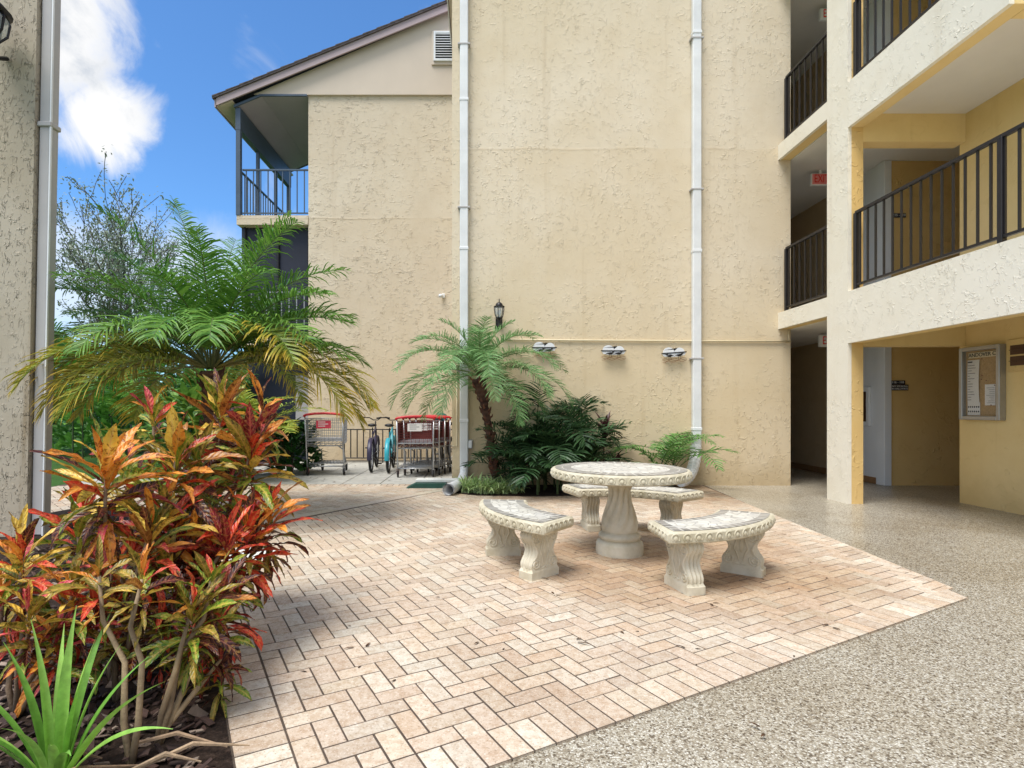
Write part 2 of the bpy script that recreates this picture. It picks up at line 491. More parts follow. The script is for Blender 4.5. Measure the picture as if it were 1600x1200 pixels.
def aggregate():
    t = NT('pebble_epoxy'); v = t.coord()
    w = t.node('ShaderNodeVectorMath'); w.operation = 'ADD'
    nz = t.node('ShaderNodeTexNoise'); nz.inputs['Scale'].default_value = 55; t.link(v, nz.inputs['Vector'])
    sm = t.node('ShaderNodeVectorMath'); sm.operation = 'SCALE'; sm.inputs['Scale'].default_value = .012
    t.link(nz.outputs['Color'], sm.inputs[0]); t.link(v, w.inputs[0]); t.link(sm.outputs[0], w.inputs[1])
    d = t.voro(w.outputs[0], 125, 'F1', 'Distance'); cc = t.voro(w.outputs[0], 125, 'F1', 'Color')
    sp = t.node('ShaderNodeSeparateColor'); t.link(cc, sp.inputs[0])
    c = t.ramp(sp.outputs[0], [(0, (.13, .105, .075)), (.15, (.33, .285, .21)), (.34, (.46, .42, .33)), (.62, (.57, .53, .435)), (.84, (.70, .67, .58))], 'CONSTANT')
    e = t.rng(d, .42, .68, 0, .6)
    c = t.mix(e, c, (.17, .13, .09))
    big = t.noise(v, .9, 3, .6)
    c = t.mix(t.rng(big, .38, .7, 0, .45), c, t.mix(1.0, c, (.66, .58, .46), 'MULTIPLY'))
    t.color(c); t.set(Roughness=.38, Specular_IOR_Level=.4)
    t.b.inputs['Coat Weight'].default_value = .25; t.b.inputs['Coat Roughness'].default_value = .16
    t.bump(t.rng(d, .2, .6, 1, 0), .45, .004)
    return t.m
M['aggregate'] = aggregate()
def groundmat(name, cols, scale, rough=.95, bump=.8, dist=.02):
    t = NT(name); v = t.coord()
    n = t.noise(v, scale, 6, .75); n2 = t.noise(v, scale * .08, 3)
    c = t.ramp(n, [(.3, cols[0]), (.5, cols[1]), (.7, cols[2])])
    c = t.mix(t.rng(n2, .35, .7, 0, .4), c, cols[0])
    t.color(c); t.set(Roughness=rough, Specular_IOR_Level=.2); t.bump(n, bump, dist)
    return t.m
M['soil'] = groundmat('soil', [(.012, .008, .006), (.035, .022, .016), (.09, .06, .045)], 40)
M['lawn'] = groundmat('lawn', [(.025, .062, .010), (.045, .11, .018), (.075, .17, .030)], 30)
M['joint_sand'] = groundmat('joint_sand', [(.09, .066, .05), (.13, .098, .075), (.19, .15, .115)], 60)
M['concrete_slab'] = groundmat('concrete_slab', [(.30, .29, .26), (.42, .41, .37), (.50, .49, .45)], 7, .8, .25, .006)
M['chip'] = plain('chip', (1, 1, 1), .85, var=.4, scale=40, bump=.6, attr=True)

# ------------------------------------------------------------------ ground
def sheet(name, poly, z, m, thick=None):
    b = MB(); n = len(poly)
    if thick: b.prism(poly, z - thick, z, axis='z')
    else: b.add([(p[0], p[1], z) for p in poly], [tuple(range(n))])
    o = b.build(name, m)
    return o
tag(sheet('lawn', [(-300, -60), (300, -60), (300, 400), (-300, 400)], -.03, M['lawn']), kind='structure')
tag(sheet('walkway', [(-.3, -3), (9.2, -3), (9.2, 14.2), (3.4, 14.2), (3.0, 9.6), (-.3, 9.6)], 0.0, M['aggregate']), kind='structure')

A = Vector((.876, .482)); B = Vector((-.482, .876))
def pt(o, a, b): return (o[0] + A.x*a + B.x*b, o[1] + A.y*a + B.y*b)
# polygon helpers
def area2(p): return sum(p[i][0]*p[(i+1) % len(p)][1] - p[(i+1) % len(p)][0]*p[i][1] for i in range(len(p)))
def clip(poly, con, inset=0.0):
    out = list(poly); n = len(con)
    for i in range(n):
        a = con[i]; b = con[(i+1) % n]
        ex, ey = b[0]-a[0], b[1]-a[1]; L = math.hypot(ex, ey)
        nx, ny = -ey/L, ex/L                 # inside for counter-clockwise
        f = lambda q: (q[0]-a[0])*nx + (q[1]-a[1])*ny - inset
        res = []
        for k in range(len(out)):
            p, q = out[k], out[(k+1) % len(out)]
            fp, fq = f(p), f(q)
            if fp >= 0: res.append(p)
            if (fp >= 0) != (fq >= 0):
                t = fp / (fp - fq); res.append((p[0]+(q[0]-p[0])*t, p[1]+(q[1]-p[1])*t))
        out = res
        if len(out) < 3: return []
    return out
def brick(b, rect, con, c, z=.012, gap=.0030, bev=.0035):
    # rect: function(inset) -> 4 corners counter-clockwise
    o = clip(rect(gap), con, gap) if con else rect(gap)
    i = clip(rect(gap + bev), con, gap + bev) if con else rect(gap + bev)
    if len(o) < 3 or area2(o) < .0008: return
    n = len(o)
    if len(i) == n:
        vs = [(p[0], p[1], -.01) for p in o] + [(p[0], p[1], z - .0035) for p in o] + [(p[0], p[1], z) for p in i]
        fs = [tuple(range(2*n, 3*n))]
        for k in range(n):
            k2 = (k+1) % n
            fs += [(k, k2, n+k2, n+k), (n+k, n+k2, 2*n+k2, 2*n+k)]
    else:
        vs = [(p[0], p[1], -.01) for p in o] + [(p[0], p[1], z - .001) for p in o]
        fs = [tuple(range(n, 2*n))] + [(k, (k+1) % n, n+(k+1) % n, n+k) for k in range(n)]
    b.add(vs, fs, c)
brick_pal = [(.62,.48,.36),(.66,.53,.41),(.58,.44,.33),(.68,.57,.46),(.56,.43,.33),(.63,.48,.37),(.66,.55,.44),(.68,.59,.48),(.54,.40,.30),(.62,.45,.32),(.65,.52,.39),(.66,.52,.40),(.60,.46,.35)]
def bcol(k=1.0):
    c = rng.choice(brick_pal); c = tuple((q*.72 + m*.28)*g_ for q, m, g_ in zip(c, (.64, .53, .41), (.96, 1.01, 1.03))); f = rng.uniform(.88, 1.06) * k
    return tuple(q * f for q in c)
def rectf(o, ax, ay, x0, x1, y0, y1):
    def f(g):
        return [(o[0]+ax[0]*x+ay[0]*y, o[1]+ax[1]*x+ay[1]*y) for x, y in ((x0+g, y0+g), (x1-g, y0+g), (x1-g, y1-g), (x0+g, y1-g))]
    return f
W = .100
def herring(b, o, ax, ay, n0, n1, m0, m1, con, k=1.0):
    bb = (min(p[0] for p in con)-.3, max(p[0] for p in con)+.3, min(p[1] for p in con)-.3, max(p[1] for p in con)+.3)
    for i in range(n0, n1):
        for j in range(m0, m1):
            q = (i - j) % 4
            if q == 0: r = (i*W, (i+2)*W, j*W, (j+1)*W)
            elif q == 3: r = (i*W, (i+1)*W, j*W, (j+2)*W)
            else: continue
            cx = o[0]+ax[0]*r[0]+ay[0]*r[2]; cy = o[1]+ax[1]*r[0]+ay[1]*r[2]
            if not (bb[0] < cx < bb[1] and bb[2] < cy < bb[3]): continue
            brick(b, rectf(o, ax, ay, *r), con, bcol(k), z=.012 + rng.uniform(-.0010, .0014))
C0 = (-.68, 1.635)                                   # near left corner of the patio
L0 = pt(C0, 0, 0)
right_top = (3.64, 9.39)
P1 = (3.27, 3.81)
bandS = Vector((-2.857, 5.607)); bandE = Vector((-.19, 9.37)); bd = (bandE - bandS).normalized(); bn = Vector((bd.y, -bd.x))
f1 = [pt(C0, 2*W, 2*W), (P1[0]-B.x*0+B.x*2*W*0 + .10, P1[1] + 2*W*1.12), right_top, (.0, 9.39), tuple(bandE), tuple(bandS + bn*0)]
# left edge of the field moved in by one brick length from the bed line
f1[5] = (bandS.x + A.x*2*W, bandS.y + A.y*2*W)
lab = 2*W
bp = MB()
herring(bp, C0, A, B, -4, 90, -4, 110, f1)
# soldier courses
nA = int(4.85 / W)
for i in range(nA):
    brick(bp, rectf(C0, A, B, i*W, (i+1)*W, 0, 2*W), [C0, (P1[0]+.02, P1[1]), right_top, (-3, 9)], bcol(1.03))
for j in range(2, int(4.5 / W)):
    brick(bp, rectf(C0, A, B, 0, 2*W, j*W, (j+1)*W), [C0, P1, right_top, (bandE.x, bandE.y), (bandS.x, bandS.y)], bcol(1.03))
# pale band
bl = (bandE - bandS).length
for i in range(int(bl / .30) + 1):
    brick(bp, rectf(tuple(bandS), tuple(bd), (-bn.x, -bn.y), i*.30, min((i+1)*.30, bl), 0, .17), None, tuple(q*rng.uniform(.95, 1.05) for q in (.56, .49, .40)), gap=.002)
s2 = bandS - bn*.17; e2 = bandE - bn*.17
f2 = [(-7.0, 5.3), (s2.x, 5.3), tuple(s2), (e2.x - .03, 9.28), (-7.0, 9.28)]
f2 = [(-7.0, s2.y), tuple(s2), (e2.x - .06, 9.28), (-7.0, 9.28)]
a45 = (math.cos(R(45)), math.sin(R(45))); b45 = (-a45[1], a45[0])
herring(bp, (-7.5, 3.5), a45, b45, -10, 120, -70, 70, f2, .92)
for i in range(int(6.6 / W)):
    x0 = -6.9 + i*W
    brick(bp, rectf((x0, 9.285), (1, 0), (0, 1), 0, W, 0, .2), None, bcol(.95))
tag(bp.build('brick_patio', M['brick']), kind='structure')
tag(sheet('patio_bedding', [C0, P1, (3.295, 3.84), (3.675, 9.39), (-.1, 9.49), (-7.05, 9.49), (-7.05, 5.4), (-2.9, 5.4)], .0098, M['joint_sand']), kind='structure')
# concrete pad with joints
cp = MB()
xs = [-7.0, -6.34, -5.68, -5.02, -4.36, -3.70, -3.04, -2.38, -1.74, -1.08, -.53]
for a, b in zip(xs[:-1], xs[1:]):
    for y0, y1 in ((9.5, 11.4), (11.4, 13.39)):
        cp.cbox(a + .006, b - .006, y0 + .006, y1 - .006, -.05, .018, .006)
tag(cp.build('concrete_pad', M['concrete_slab']), kind='structure')
tag(sheet('planting_bed', [(-.682, 1.62), (-1.20, 2.575), (-2.855, 5.60), (-2.95, 7.0), (-5.2, 7.3), (-6, 4), (-5, 0), (-.7, .2)], .016, M['soil']), kind='structure')
tag(sheet('wall_bed', [(-.55, 8.55), (-.1, 8.25), (.8, 8.15), (2.6, 8.45), (3.15, 8.9), (3.2, 9.38), (-.5, 9.38)], .02, M['soil']), kind='structure')

# ------------------------------------------------------------------ main building
mb = thing('apartment_building', 'tall cream stucco block with blank front wall and two white downspouts', 'building', (2.3, 9.4, 0))
MB().box(-.52, 5.13, 9.4, 16, -.1, 9.9).build('front_wall', M['stucco_main'], mb)
MB().box(-.74, 5.4, 9.1, 16.2, 9.905, 10.15).build('roof', M['roof_trim'], mb)
MB().box(-.765, -.742, 9.08, 16.2, 9.86, 10.17).build('fascia_board', M['white_trim'], mb)
MB().box(-.72, -.525, 9.15, 16.1, 9.87, 9.902).build('soffit', M['gable_siding'], mb)

def pipe_box(b, x0, x1, y0, y1, z0, z1): b.cbox(x0, x1, y0, y1, z0, z1, .012)
# downspouts
YF = 9.4
d1 = thing('downspout', 'white downspout left of the lantern, its pipe mouth lying on the bricks', 'downspout', (wx(725, YF), YF - .05, 0), 'downspouts on the walls')
xa, xb = wx(718.5, 9.3), wx(731.5, 9.3)
b = MB(); pipe_box(b, xa, xb, YF-.105, YF-.012, .28, 9.9); b.build('pipe', M['pipe_white'], d1)
for y in (152, 385, 655):
    z = wz(y, 9.3)
    MB().cbox(xa-.006, xb+.006, YF-.112, YF-.006, z-.05, z+.0, .006).build('coupling', M['white_trim'], d1)
for z in (1.9, 4.6, 7.3):
    MB().cbox(xa-.035, xb+.035, YF-.113, YF-.004, z, z+.028, .004).build('strap', M['grey_trim'], d1)
b = MB()
e0 = Vector(((xa+xb)/2, YF-.06, .34)); 
path = [e0, e0 + Vector((0, -.02, -.12)), e0 + Vector((-.02, -.12, -.20)), Vector((wx(722, 8.95), 8.95, .10)), Vector((wx(701, 8.25), 8.22, .10))]
b.tube(path, [.07, .07, .082, .088, .088], 14, caps=False)
b.tube([path[-1] + (path[-2]-path[-1])*.02, path[-1]], .097, 14, caps=False)
b.tube([path[-1], path[-1] + (path[-2]-path[-1])*.6], .074, 14, caps=False)
b.build('outlet_elbow', M['white_trim'], d1, True)
d2 = thing('downspout', 'white downspout right of the wall bird ornaments, ending behind the table', 'downspout', (wx(1090, YF), YF - .05, 0), 'downspouts on the walls')
xa, xb = wx(1083, 9.3), wx(1096.5, 9.3)
b = MB(); pipe_box(b, xa, xb, YF-.105, YF-.012, .62, 9.9); b.build('pipe', M['pipe_white'], d2)
for y in (47, 389, 668):
    z = wz(y, 9.3)
    MB().cbox(xa-.006, xb+.006, YF-.112, YF-.006, z-.05, z, .006).build('coupling', M['white_trim'], d2)
for z in (2.1, 4.9, 7.4):
    MB().cbox(xa-.035, xb+.035, YF-.113, YF-.004, z, z+.028, .004).build('strap', M['grey_trim'], d2)
b = MB(); xm = (xa+xb)/2
pth = []; rr = []
for i in range(25):
    t = i/24
    pth.append((xm - .02 - .42*t**1.5, YF-.06-.5*t, .66 - .52*math.sin(t*PI/2)))
    rr.append(.085 + (.010 if i % 2 else 0))
b.tube(pth, rr, 12); b.build('flexible_hose', M['white_trim'], d2, False)

# conduit and small wall fixtures
o = MB()
zc = wz(532, 9.35)
pts = [(wx(790, 9.37), 9.375, zc+.02), (wx(900, 9.37), 9.375, zc+.005), (wx(1000, 9.37), 9.375, zc), (wx(1076, 9.37), 9.375, zc - .005), (wx(1236, 9.37), 9.375, zc - .012)]
o.tube(pts, .014, 8)
o.tube([(wx(1233, 9.37), 9.375, zc - .012), (wx(1233, 9.37), 9.375, 2.58)], .014, 8)
tag(o.build('conduit', M['cream_pipe'], None, True), 'thin cream conduit running level across the front wall', 'conduit')
o = MB()
xq = wx(714, 9.38)
o.tube([(xq, 9.385, wz(560, 9.38)), (xq, 9.385, wz(697, 9.38)), (xq-.09, 9.385, wz(697, 9.38))], .011, 8)
tag(o.build('conduit', M['cream_pipe'], None, True), 'short cream L-shaped pipe at the wall corner by the carts', 'conduit')
ob = thing('outlet_box', 'small grey weatherproof outlet box beside the pygmy palm trunk', 'outlet', (wx(734, 9.38), 9.38, wz(694, 9.38)))
x = wx(734, 9.36); z = wz(694, 9.36)
MB().cbox(x-.05, x+.05, 9.33, 9.398, z-.075, z+.075, .01).build('box', M['grey_trim'], ob)
MB().cbox(x-.036, x+.036, 9.315, 9.328, z-.06, z+.06, .006).build('cover', M['white_trim'], ob)

# lantern
ln = thing('wall_lantern', 'black carriage lantern with clear glass above the pygmy palm', 'lantern', (wx(780, 9.2), 9.2, wz(505, 9.2)))
lx, lz = wx(780, 9.2), wz(496.5, 9.2)
b = MB(); b.lathe([(.002, .315), (.008, .30), (.008, .255), (.03, .25), (.055, .225), (.06, .20), (.088, .188), (.088, .172), (.06, .17)], 16, (lx, 9.2, lz)); b.build('cap', M['black_metal'], ln, True, sm_angle=40)
b = MB()
for k in range(6):
    a = 2*PI*k/6 + .26
    b.tube([(lx+math.cos(a)*r, 9.2+math.sin(a)*r, lz+z) for r, z in ((.082, .175), (.082, .13), (.07, .05), (.05, -.005))], .0065, 5)
b.build('cage', M['black_metal'], ln)
MB().lathe([(.074, .172), (.074, .13), (.062, .05), (.044, 0)], 16, (lx, 9.2, lz)).build('glass', M['glass'], ln, True)
b = MB(); b.lathe([(.02, .0), (.02, .03), (.026, .05), (.034, .09), (.02, .12), (.001, .125)], 10, (lx, 9.2, lz)); b.build('bulb', M['sign_white'], ln, True)
b = MB(); b.lathe([(.055, 0.0), (.05, -.02), (.025, -.03), (.022, -.12), (.03, -.13), (.001, -.16)], 14, (lx, 9.2, lz))
b.tube([(lx, 9.2, lz-.09), (lx, 9.27, lz-.12), (lx, 9.33, lz-.08), (lx, 9.385, lz-.06)], .014, 8)
b.cbox(lx-.055, lx+.055, 9.375, 9.398, lz-.16, lz+.05, .008)
b.build('bracket', M['black_metal'], ln)

# wall ornaments : white twin lobes, dark shore birds, rusty waves
def ornament(px, py, label, tilt, birds):
    x, z = wx(px, 9.36), wz(py, 9.36)
    t = thing('wall_ornament', label, 'wall ornament', (x, 9.36, z), 'bird ornaments on the front wall')
    def put(b, nm, m, sm=False):
        b.xf(Matrix.Translation((x, 9.36, z)) @ Matrix.Rotation(R(tilt), 4, 'Y')); return b.build(nm, m, t, sm)
    b = MB(); poly = [(-.20, -.01)]
    for i in range(13):
        a = PI - PI*i/12; poly.append((-.085 + .095*math.cos(a), .005 + .085*math.sin(a)))
    for i in range(13):
        a = PI - PI*i/12; poly.append((.09 + .085*math.cos(a), .005 + .07*math.sin(a)))
    poly.append((.20, -.01))
    poly += [(.17, -.055), (.08, -.075), (-.08, -.075), (-.17, -.055)]
    b.prism(poly, -.035, -.015); put(b, 'cloud_plate', M['white_trim'])
    b = MB(); b.cbox(-.21, .21, -.046, -.036, -.012, .004, .003); put(b, 'bar', M['black_metal'])
    for sx, s in birds:
        b = MB()
        b.ball((sx, -.055, -.05), .045, .012, .02, 10, 6)
        b.ball((sx + .045*s, -.055, -.025), .018, .011, .016, 8, 6)
        b.tube([(sx + .055*s, -.055, -.025), (sx + .095*s, -.055, -.032)], [.005, .001], 5)
        b.tube([(sx - .04*s, -.055, -.05), (sx - .085*s, -.055, -.065)], [.01, .002], 5)
        for q in (-.012, .014): b.tube([(sx+q, -.055, -.065), (sx+q*1.6, -.055, -.11)], .003, 4)
        put(b, 'bird', M['black_metal'], True)
    b = MB()
    for w_ in range(3):
        b.tube([(-.2 + .4*i/18, -.04, -.105 - .022*w_ + .012*math.sin(i*.9 + w_*2)) for i in range(19)], .004, 4)
    put(b, 'wave_wire', M['rust_wire'])
ornament(850, 543, 'white cloud and bird wall ornament partly behind the palm fronds', 0, [(-.06, 1), (.08, 1)])
ornament(958, 548, 'white cloud wall ornament with two dark birds, set level', 0, [(-.06, 1), (.08, 1)])
ornament(1052, 551, 'tilted white cloud and bird wall ornament next to the right downspout', -4, [(-.08, -1), (.08, 1)])

# ------------------------------------------------------------------ gabled wing
YW = 13.4
wg = thing('gabled_wing', 'set-back stucco wing with gable roof, white vent and corner balconies', 'building', (-2.3, YW, 0))
xl = -4.16; zc3 = 8.716; f3, f2z = 5.87, 2.97
MB().box(xl, -.524, YW, 17.5, -.1, zc3-.002).build('end_wall', M['stucco_wing'], wg)
sl = .409
def rz(x): return 8.41 + (x + 6.17) * sl          # underside of the rake board
b = MB(); b.prism([(-5.43, zc3), (-.53, zc3), (-.53, rz(-.53)+.1), (-5.43, zc3+.01)], YW-.06, YW+.05); b.build('gable', M['gable_siding'], wg)
b = MB(); b.prism([(-6.25, rz(-6.25)), (-.53, rz(-.53)), (-.53, rz(-.53)+.17), (-6.25, rz(-6.25)+.17)], YW-.22, YW-.18); b.build('rake_board', M['roof_trim'], wg)
b = MB()
b.prism([(-6.33, rz(-6.33)+.175), (-.53, rz(-.53)+.175), (-.53, rz(-.53)+.22), (-6.33, rz(-6.33)+.22)], YW-.26, 17.6)
for k in range(18):
    x0 = -6.33 + k*.32
    b.prism([(x0, rz(x0)+.215), (x0+.32, rz(x0+.32)+.215), (x0+.32, rz(x0+.32)+.226), (x0, rz(x0)+.245)], YW-.27, 17.6)
b.build('roof', M['shingle'], wg)
b = MB(); b.box(-6.30, -6.27, YW-.2, 17.5, rz(-6.28)-.02, rz(-6.28)+.17); b.build('eave_board', M['roof_trim'], wg)
b = MB(); b.prism([(-6.26, rz(-6.26)-.01), (-5.9, rz(-5.9)-.01), (-5.9, rz(-5.9)+.02), (-6.26, rz(-6.26)+.02)], YW-.17, 17.5); b.build('soffit', M['gable_siding'], wg)
b = MB(); b.prism([(-5.86, 8.42), (-5.25, zc3-.03), (xl-.003, zc3-.03), (xl-.003, zc3), (-5.3, zc3), (-5.86, 8.46)], YW-.05, 17.0); b.build('balcony_ceiling', M['porch_ceiling'], wg)
MB().prism([(-5.9, 8.40), (-5.25, 8.67), (xl-.01, 8.67), (xl-.01, 8.712), (-5.28, 8.712), (-5.9, 8.46)], YW-.09, YW-.052).build('header_trim', M['blue_metal'], wg)
MB().box(-5.88, -5.76, YW-.04, 16.9, 7.90, 8.415).build('beam', M['blue_metal'], wg)
for D, w_ in ((13.42, .055), (14.55, .04), (15.8, .04), (16.85, .05)):
    MB().cbox(-5.85-w_+.03, -5.85+w_+.03, D-w_, D+w_, f3, 7.92, .008).build('post', M['blue_metal'], wg)
MB().cbox(-5.0, -4.93, 16.82, 16.9, f3, zc3-.04, .006).build('post', M['blue_metal'], wg)
MB().box(-5.86, xl-.004, YW-.02, 17.0, f3-.22, f3).build('balcony_slab', M['stucco_wing'], wg)
MB().box(-5.86, xl-.004, YW-.02, 17.0, f2z-.22, f2z).build('balcony_slab', M['stucco_wing'], wg)
def rail(parent, p0, p1, z0, z1, m, n=None, sp=.13, r=.009, top=.022):
    p0 = Vector(p0); p1 = Vector(p1); L = (p1-p0).length
    o = MB()
    u = (p1-p0).normalized()
    def bar(a, b_, h, w_):
        perp = Vector((-u.y, u.x, 0)) * w_
        vs = [a-perp, b_-perp, b_+perp, a+perp]
        vs = [Vector((v.x, v.y, h-w_*.8)) for v in vs] + [Vector((v.x, v.y, h+w_*.8)) for v in vs]
        o.add(vs, [(0,3,2,1),(4,5,6,7),(0,1,5,4),(1,2,6,5),(2,3,7,6),(3,0,4,7)])
    bar(p0, p1, z1, top)
    ro = o.build('railing', m, parent)
    o = MB(); bar(p0, p1, z0, top*.8); o.build('bottom_rail', m, ro)
    k = n or int(L/sp)
    for i in range(k):
        q = p0 + (p1-p0)*((i+.5)/k)
        MB().box(q.x-r, q.x+r, q.y-r, q.y+r, z0+top*.6, z1-top*.6).build('baluster', m, ro)
    return ro
rail(wg, (-5.74, 13.44, 0), (xl-.02, 13.44, 0), f3+.07, 6.97, M['blue_metal'], 9, r=.011)
rail(wg, (-5.82, 13.5, 0), (-5.82, 16.8, 0), f3+.07, 6.97, M['blue_metal'], 20, r=.011)
rail(wg, (-5.82, 16.86, 0), (xl-.02, 16.86, 0), f3+.07, 6.97, M['blue_metal'], 9, r=.010)
# second floor: dark insect screen behind a rail
MB().box(-5.8, xl-.006, 13.62, 13.66, f2z+.002, f3-.222).build('screen', M['navy_screen'], wg)
MB().box(-5.84, -5.80, 13.62, 16.9, f2z+.002, f3-.222).build('screen', M['navy_screen'], wg)
for x in (-5.75, -4.95, xl-.05): MB().cbox(x-.025, x+.025, 13.56, 13.615, f2z+.002, f3-.224, .005).build('screen_frame', M['black_metal'], wg)
rail(wg, (-5.8, 13.44, 0), (xl-.02, 13.44, 0), f2z+.07, f2z+1.08, M['steel_dull'], 9, r=.011)
# ground floor wall behind the plants
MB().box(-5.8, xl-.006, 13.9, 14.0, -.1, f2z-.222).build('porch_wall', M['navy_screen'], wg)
b = MB(); b.cbox(-4.62, xl-.03, 13.86, 13.895, 1.0, 2.1, .01); b.build('window', M['grey_trim'], wg)
# vent
vt = MB(); x0, x1, z0, z1 = wx(674, 13.3), -.60, wz(101, 13.3), wz(47, 13.3)
vt.cbox(x0, x1, 13.30, 13.338, z0, z1, .01); vo = vt.build('vent', M['gable_siding'], wg)
b = MB(); x0 += .055; z0 += .075; z1 -= .04
b.cbox(x0, x0+.045, 13.265, 13.298, z0, z1, .005); b.cbox(x0, -.60, 13.266, 13.298, z0, z0+.045, .005); b.cbox(x0, -.60, 13.266, 13.298, z1-.045, z1, .005)
b.build('vent_frame', M['white_trim'], vo)
n = 11
b = MB()
for k in range(n):
    z = z0+.06 + (z1-z0-.12)*k/(n-1)
    b.prism([(13.262, z-.018), (13.268, z-.022), (13.298, z+.012), (13.292, z+.016)], x0+.046, -.60, axis='x')
b.build('slats', M['white_trim'], vo)
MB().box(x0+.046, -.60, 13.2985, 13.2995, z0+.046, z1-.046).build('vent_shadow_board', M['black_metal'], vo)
# flood light camera on wing wall
fl = thing('security_light', 'tiny white security light on the set-back wall near the corner', 'light fixture', (wx(691, 13.38), 13.38, wz(461, 13.38)))
x, z = wx(691, 13.3), wz(461, 13.3)
MB().cbox(x-.02, x+.06, 13.36, 13.398, z-.05, z+.05, .01).build('mount', M['white_trim'], fl)
b = MB(); b.tube([(x, 13.355, z), (x-.05, 13.28, z-.02)], [.03, .045], 10); b.build('lamp_head', M['white_trim'], fl, True)

# ------------------------------------------------------------------ right walkway building
wk = thing('walkway_building', 'three-storey open stair and walkway block with pale fascia and yellow walls', 'building', (5.0, 7.6, 0))
XF, XI = 4.92, 5.13
S = M['stucco_fascia']; Y_ = M['stucco_yellow']; I_ = M['stucco_inner']
# pier with facade face pale, inner faces yellow: facade skin plus core
MB().box(XF, XF+.05, 7.60, 8.06, -.02, 8.6).build('pillar_face', S, wk)
MB().box(XF+.0505, XI, 7.603, 8.057, -.02, 8.6).build('pillar', I_, wk)
def fascia(y0, y1, z0, z1):
    MB().box(XF, XF+.05, y0, y1, z0, z1).build('fascia', S, wk)
    MB().box(XF+.0505, XI-.002, y0, y1, z0+.002, z1-.002).build('edge_beam', Y_, wk)
fascia(-2.5, 7.599, 2.17, 2.87)
fascia(5.27, 7.599, 5.08, 5.69)
fascia(8.061, 9.398, 2.61, 2.88)
fascia(8.061, 9.398, 5.43, 5.68)
fascia(5.27, 9.398, 8.3, 8.9)
C_ = M['ceiling_paint']
# slabs (floor above / ceiling below)
MB().box(XI, 9.2, -2.5, 9.397, 2.60, 2.85).build('floor_slab', C_, wk)
MB().box(XI+.003, 9.2, 9.397, 14.2, 2.60, 2.85).build('floor_slab', C_, wk)
MB().box(XI, 6.528, 5.48, 7.62, 5.28, 5.66).build('floor_slab', C_, wk)
MB().box(XI, 9.2, 7.83, 9.397, 5.42, 5.66).build('floor_slab', C_, wk)
MB().box(XI+.003, 9.2, 9.397, 14.2, 5.42, 5.66).build('floor_slab', C_, wk)
MB().box(XI, 9.2, 5.3, 14.2, 8.3, 8.6).build('roof_slab', C_, wk)  # top slab mostly above the view, added for its effect on the lighting
# cross beams
MB().box(XI+.001, 6.528, 7.62, 7.82, 2.14, 2.598).build('cross_beam', Y_, wk)
MB().box(XI+.001, 6.528, 7.62, 7.82, 4.90, 5.66).build('cross_beam', Y_, wk)
MB().box(XI+.001, 9.0, 5.275, 5.475, 5.08, 5.688).build('cross_beam', Y_, wk)
# walls
MB().box(6.53, 6.74, -2.5, 7.72, -.02, 2.60).build('side_wall', Y_, wk)
MB().box(6.53, 6.74, -2.5, 7.72, 2.851, 5.279).build('side_wall', Y_, wk)
MB().box(6.53, 6.74, 5.48, 7.72, 5.28, 8.3).build('side_wall', Y_, wk)
for z0, z1 in ((-.02, 2.598), (2.852, 5.418), (5.662, 8.298)):
    MB().box(6.74, 9.2, 7.60, 7.72, z0, z1).build('cross_wall', I_, wk)
    MB().box(6.80, 9.2, 9.40, 9.55, z0, z1).build('back_wall', I_, wk)
    MB().box(9.2, 9.3, 7.72, 9.40, z0, z1).build('passage_wall', I_, wk)
    MB().box(6.72, 6.80, 10.5, 14.2, z0, z1).build('hall_wall', M['hall_paint'], wk)
    MB().box(6.70, 6.80, 9.402, 10.499, z0, z1).build('hall_wall', M['door_white'], wk)
    MB().box(5.135, 6.80, 14.2, 14.3, z0, z1).build('hall_end_wall', M['hall_paint'], wk)
    # door casing at the corner
    cs = MB(); cs.cbox(6.685, 6.80, 9.372, 9.401, z0+.02, z1-.002, .008); cs.cbox(6.675, 6.699, 9.372, 9.56, z0+.02, z1-.002, .006); cs.build('door_casing', M['door_white'], wk)
    MB().cbox(6.69, 6.718, 10.502, 13.9, z0+.022, z0+.14, .006).build('baseboard', M['baseboard'], wk)
    MB().cbox(6.682, 6.698, 9.60, 10.48, z0+.022, z0+.13, .004).build('baseboard', M['baseboard'], wk)
# rails
K = M['black_metal']
XR = XF + .09
def wrail(y0, y1, z0, z1, n, posts=()):
    ro = rail(wk, (XR, y0, 0), (XR, y1, 0), z0, z1, K, n, r=.010, top=.022)
    for y in posts: MB().cbox(XR-.028, XR+.028, y-.028, y+.028, z0-.06, z1-.005, .005).build('post', K, ro)
wrail(-.6, 7.56, 2.95, 3.92, 55, (7.56, 5.44, 3.2, 1.0))
wrail(5.52, 7.56, 5.78, 6.76, 14, (7.56, 5.52))
wrail(8.08, 9.30, 2.96, 3.93, 8, (9.30,))
wrail(8.08, 9.30, 5.77, 6.75, 8, (9.30,))
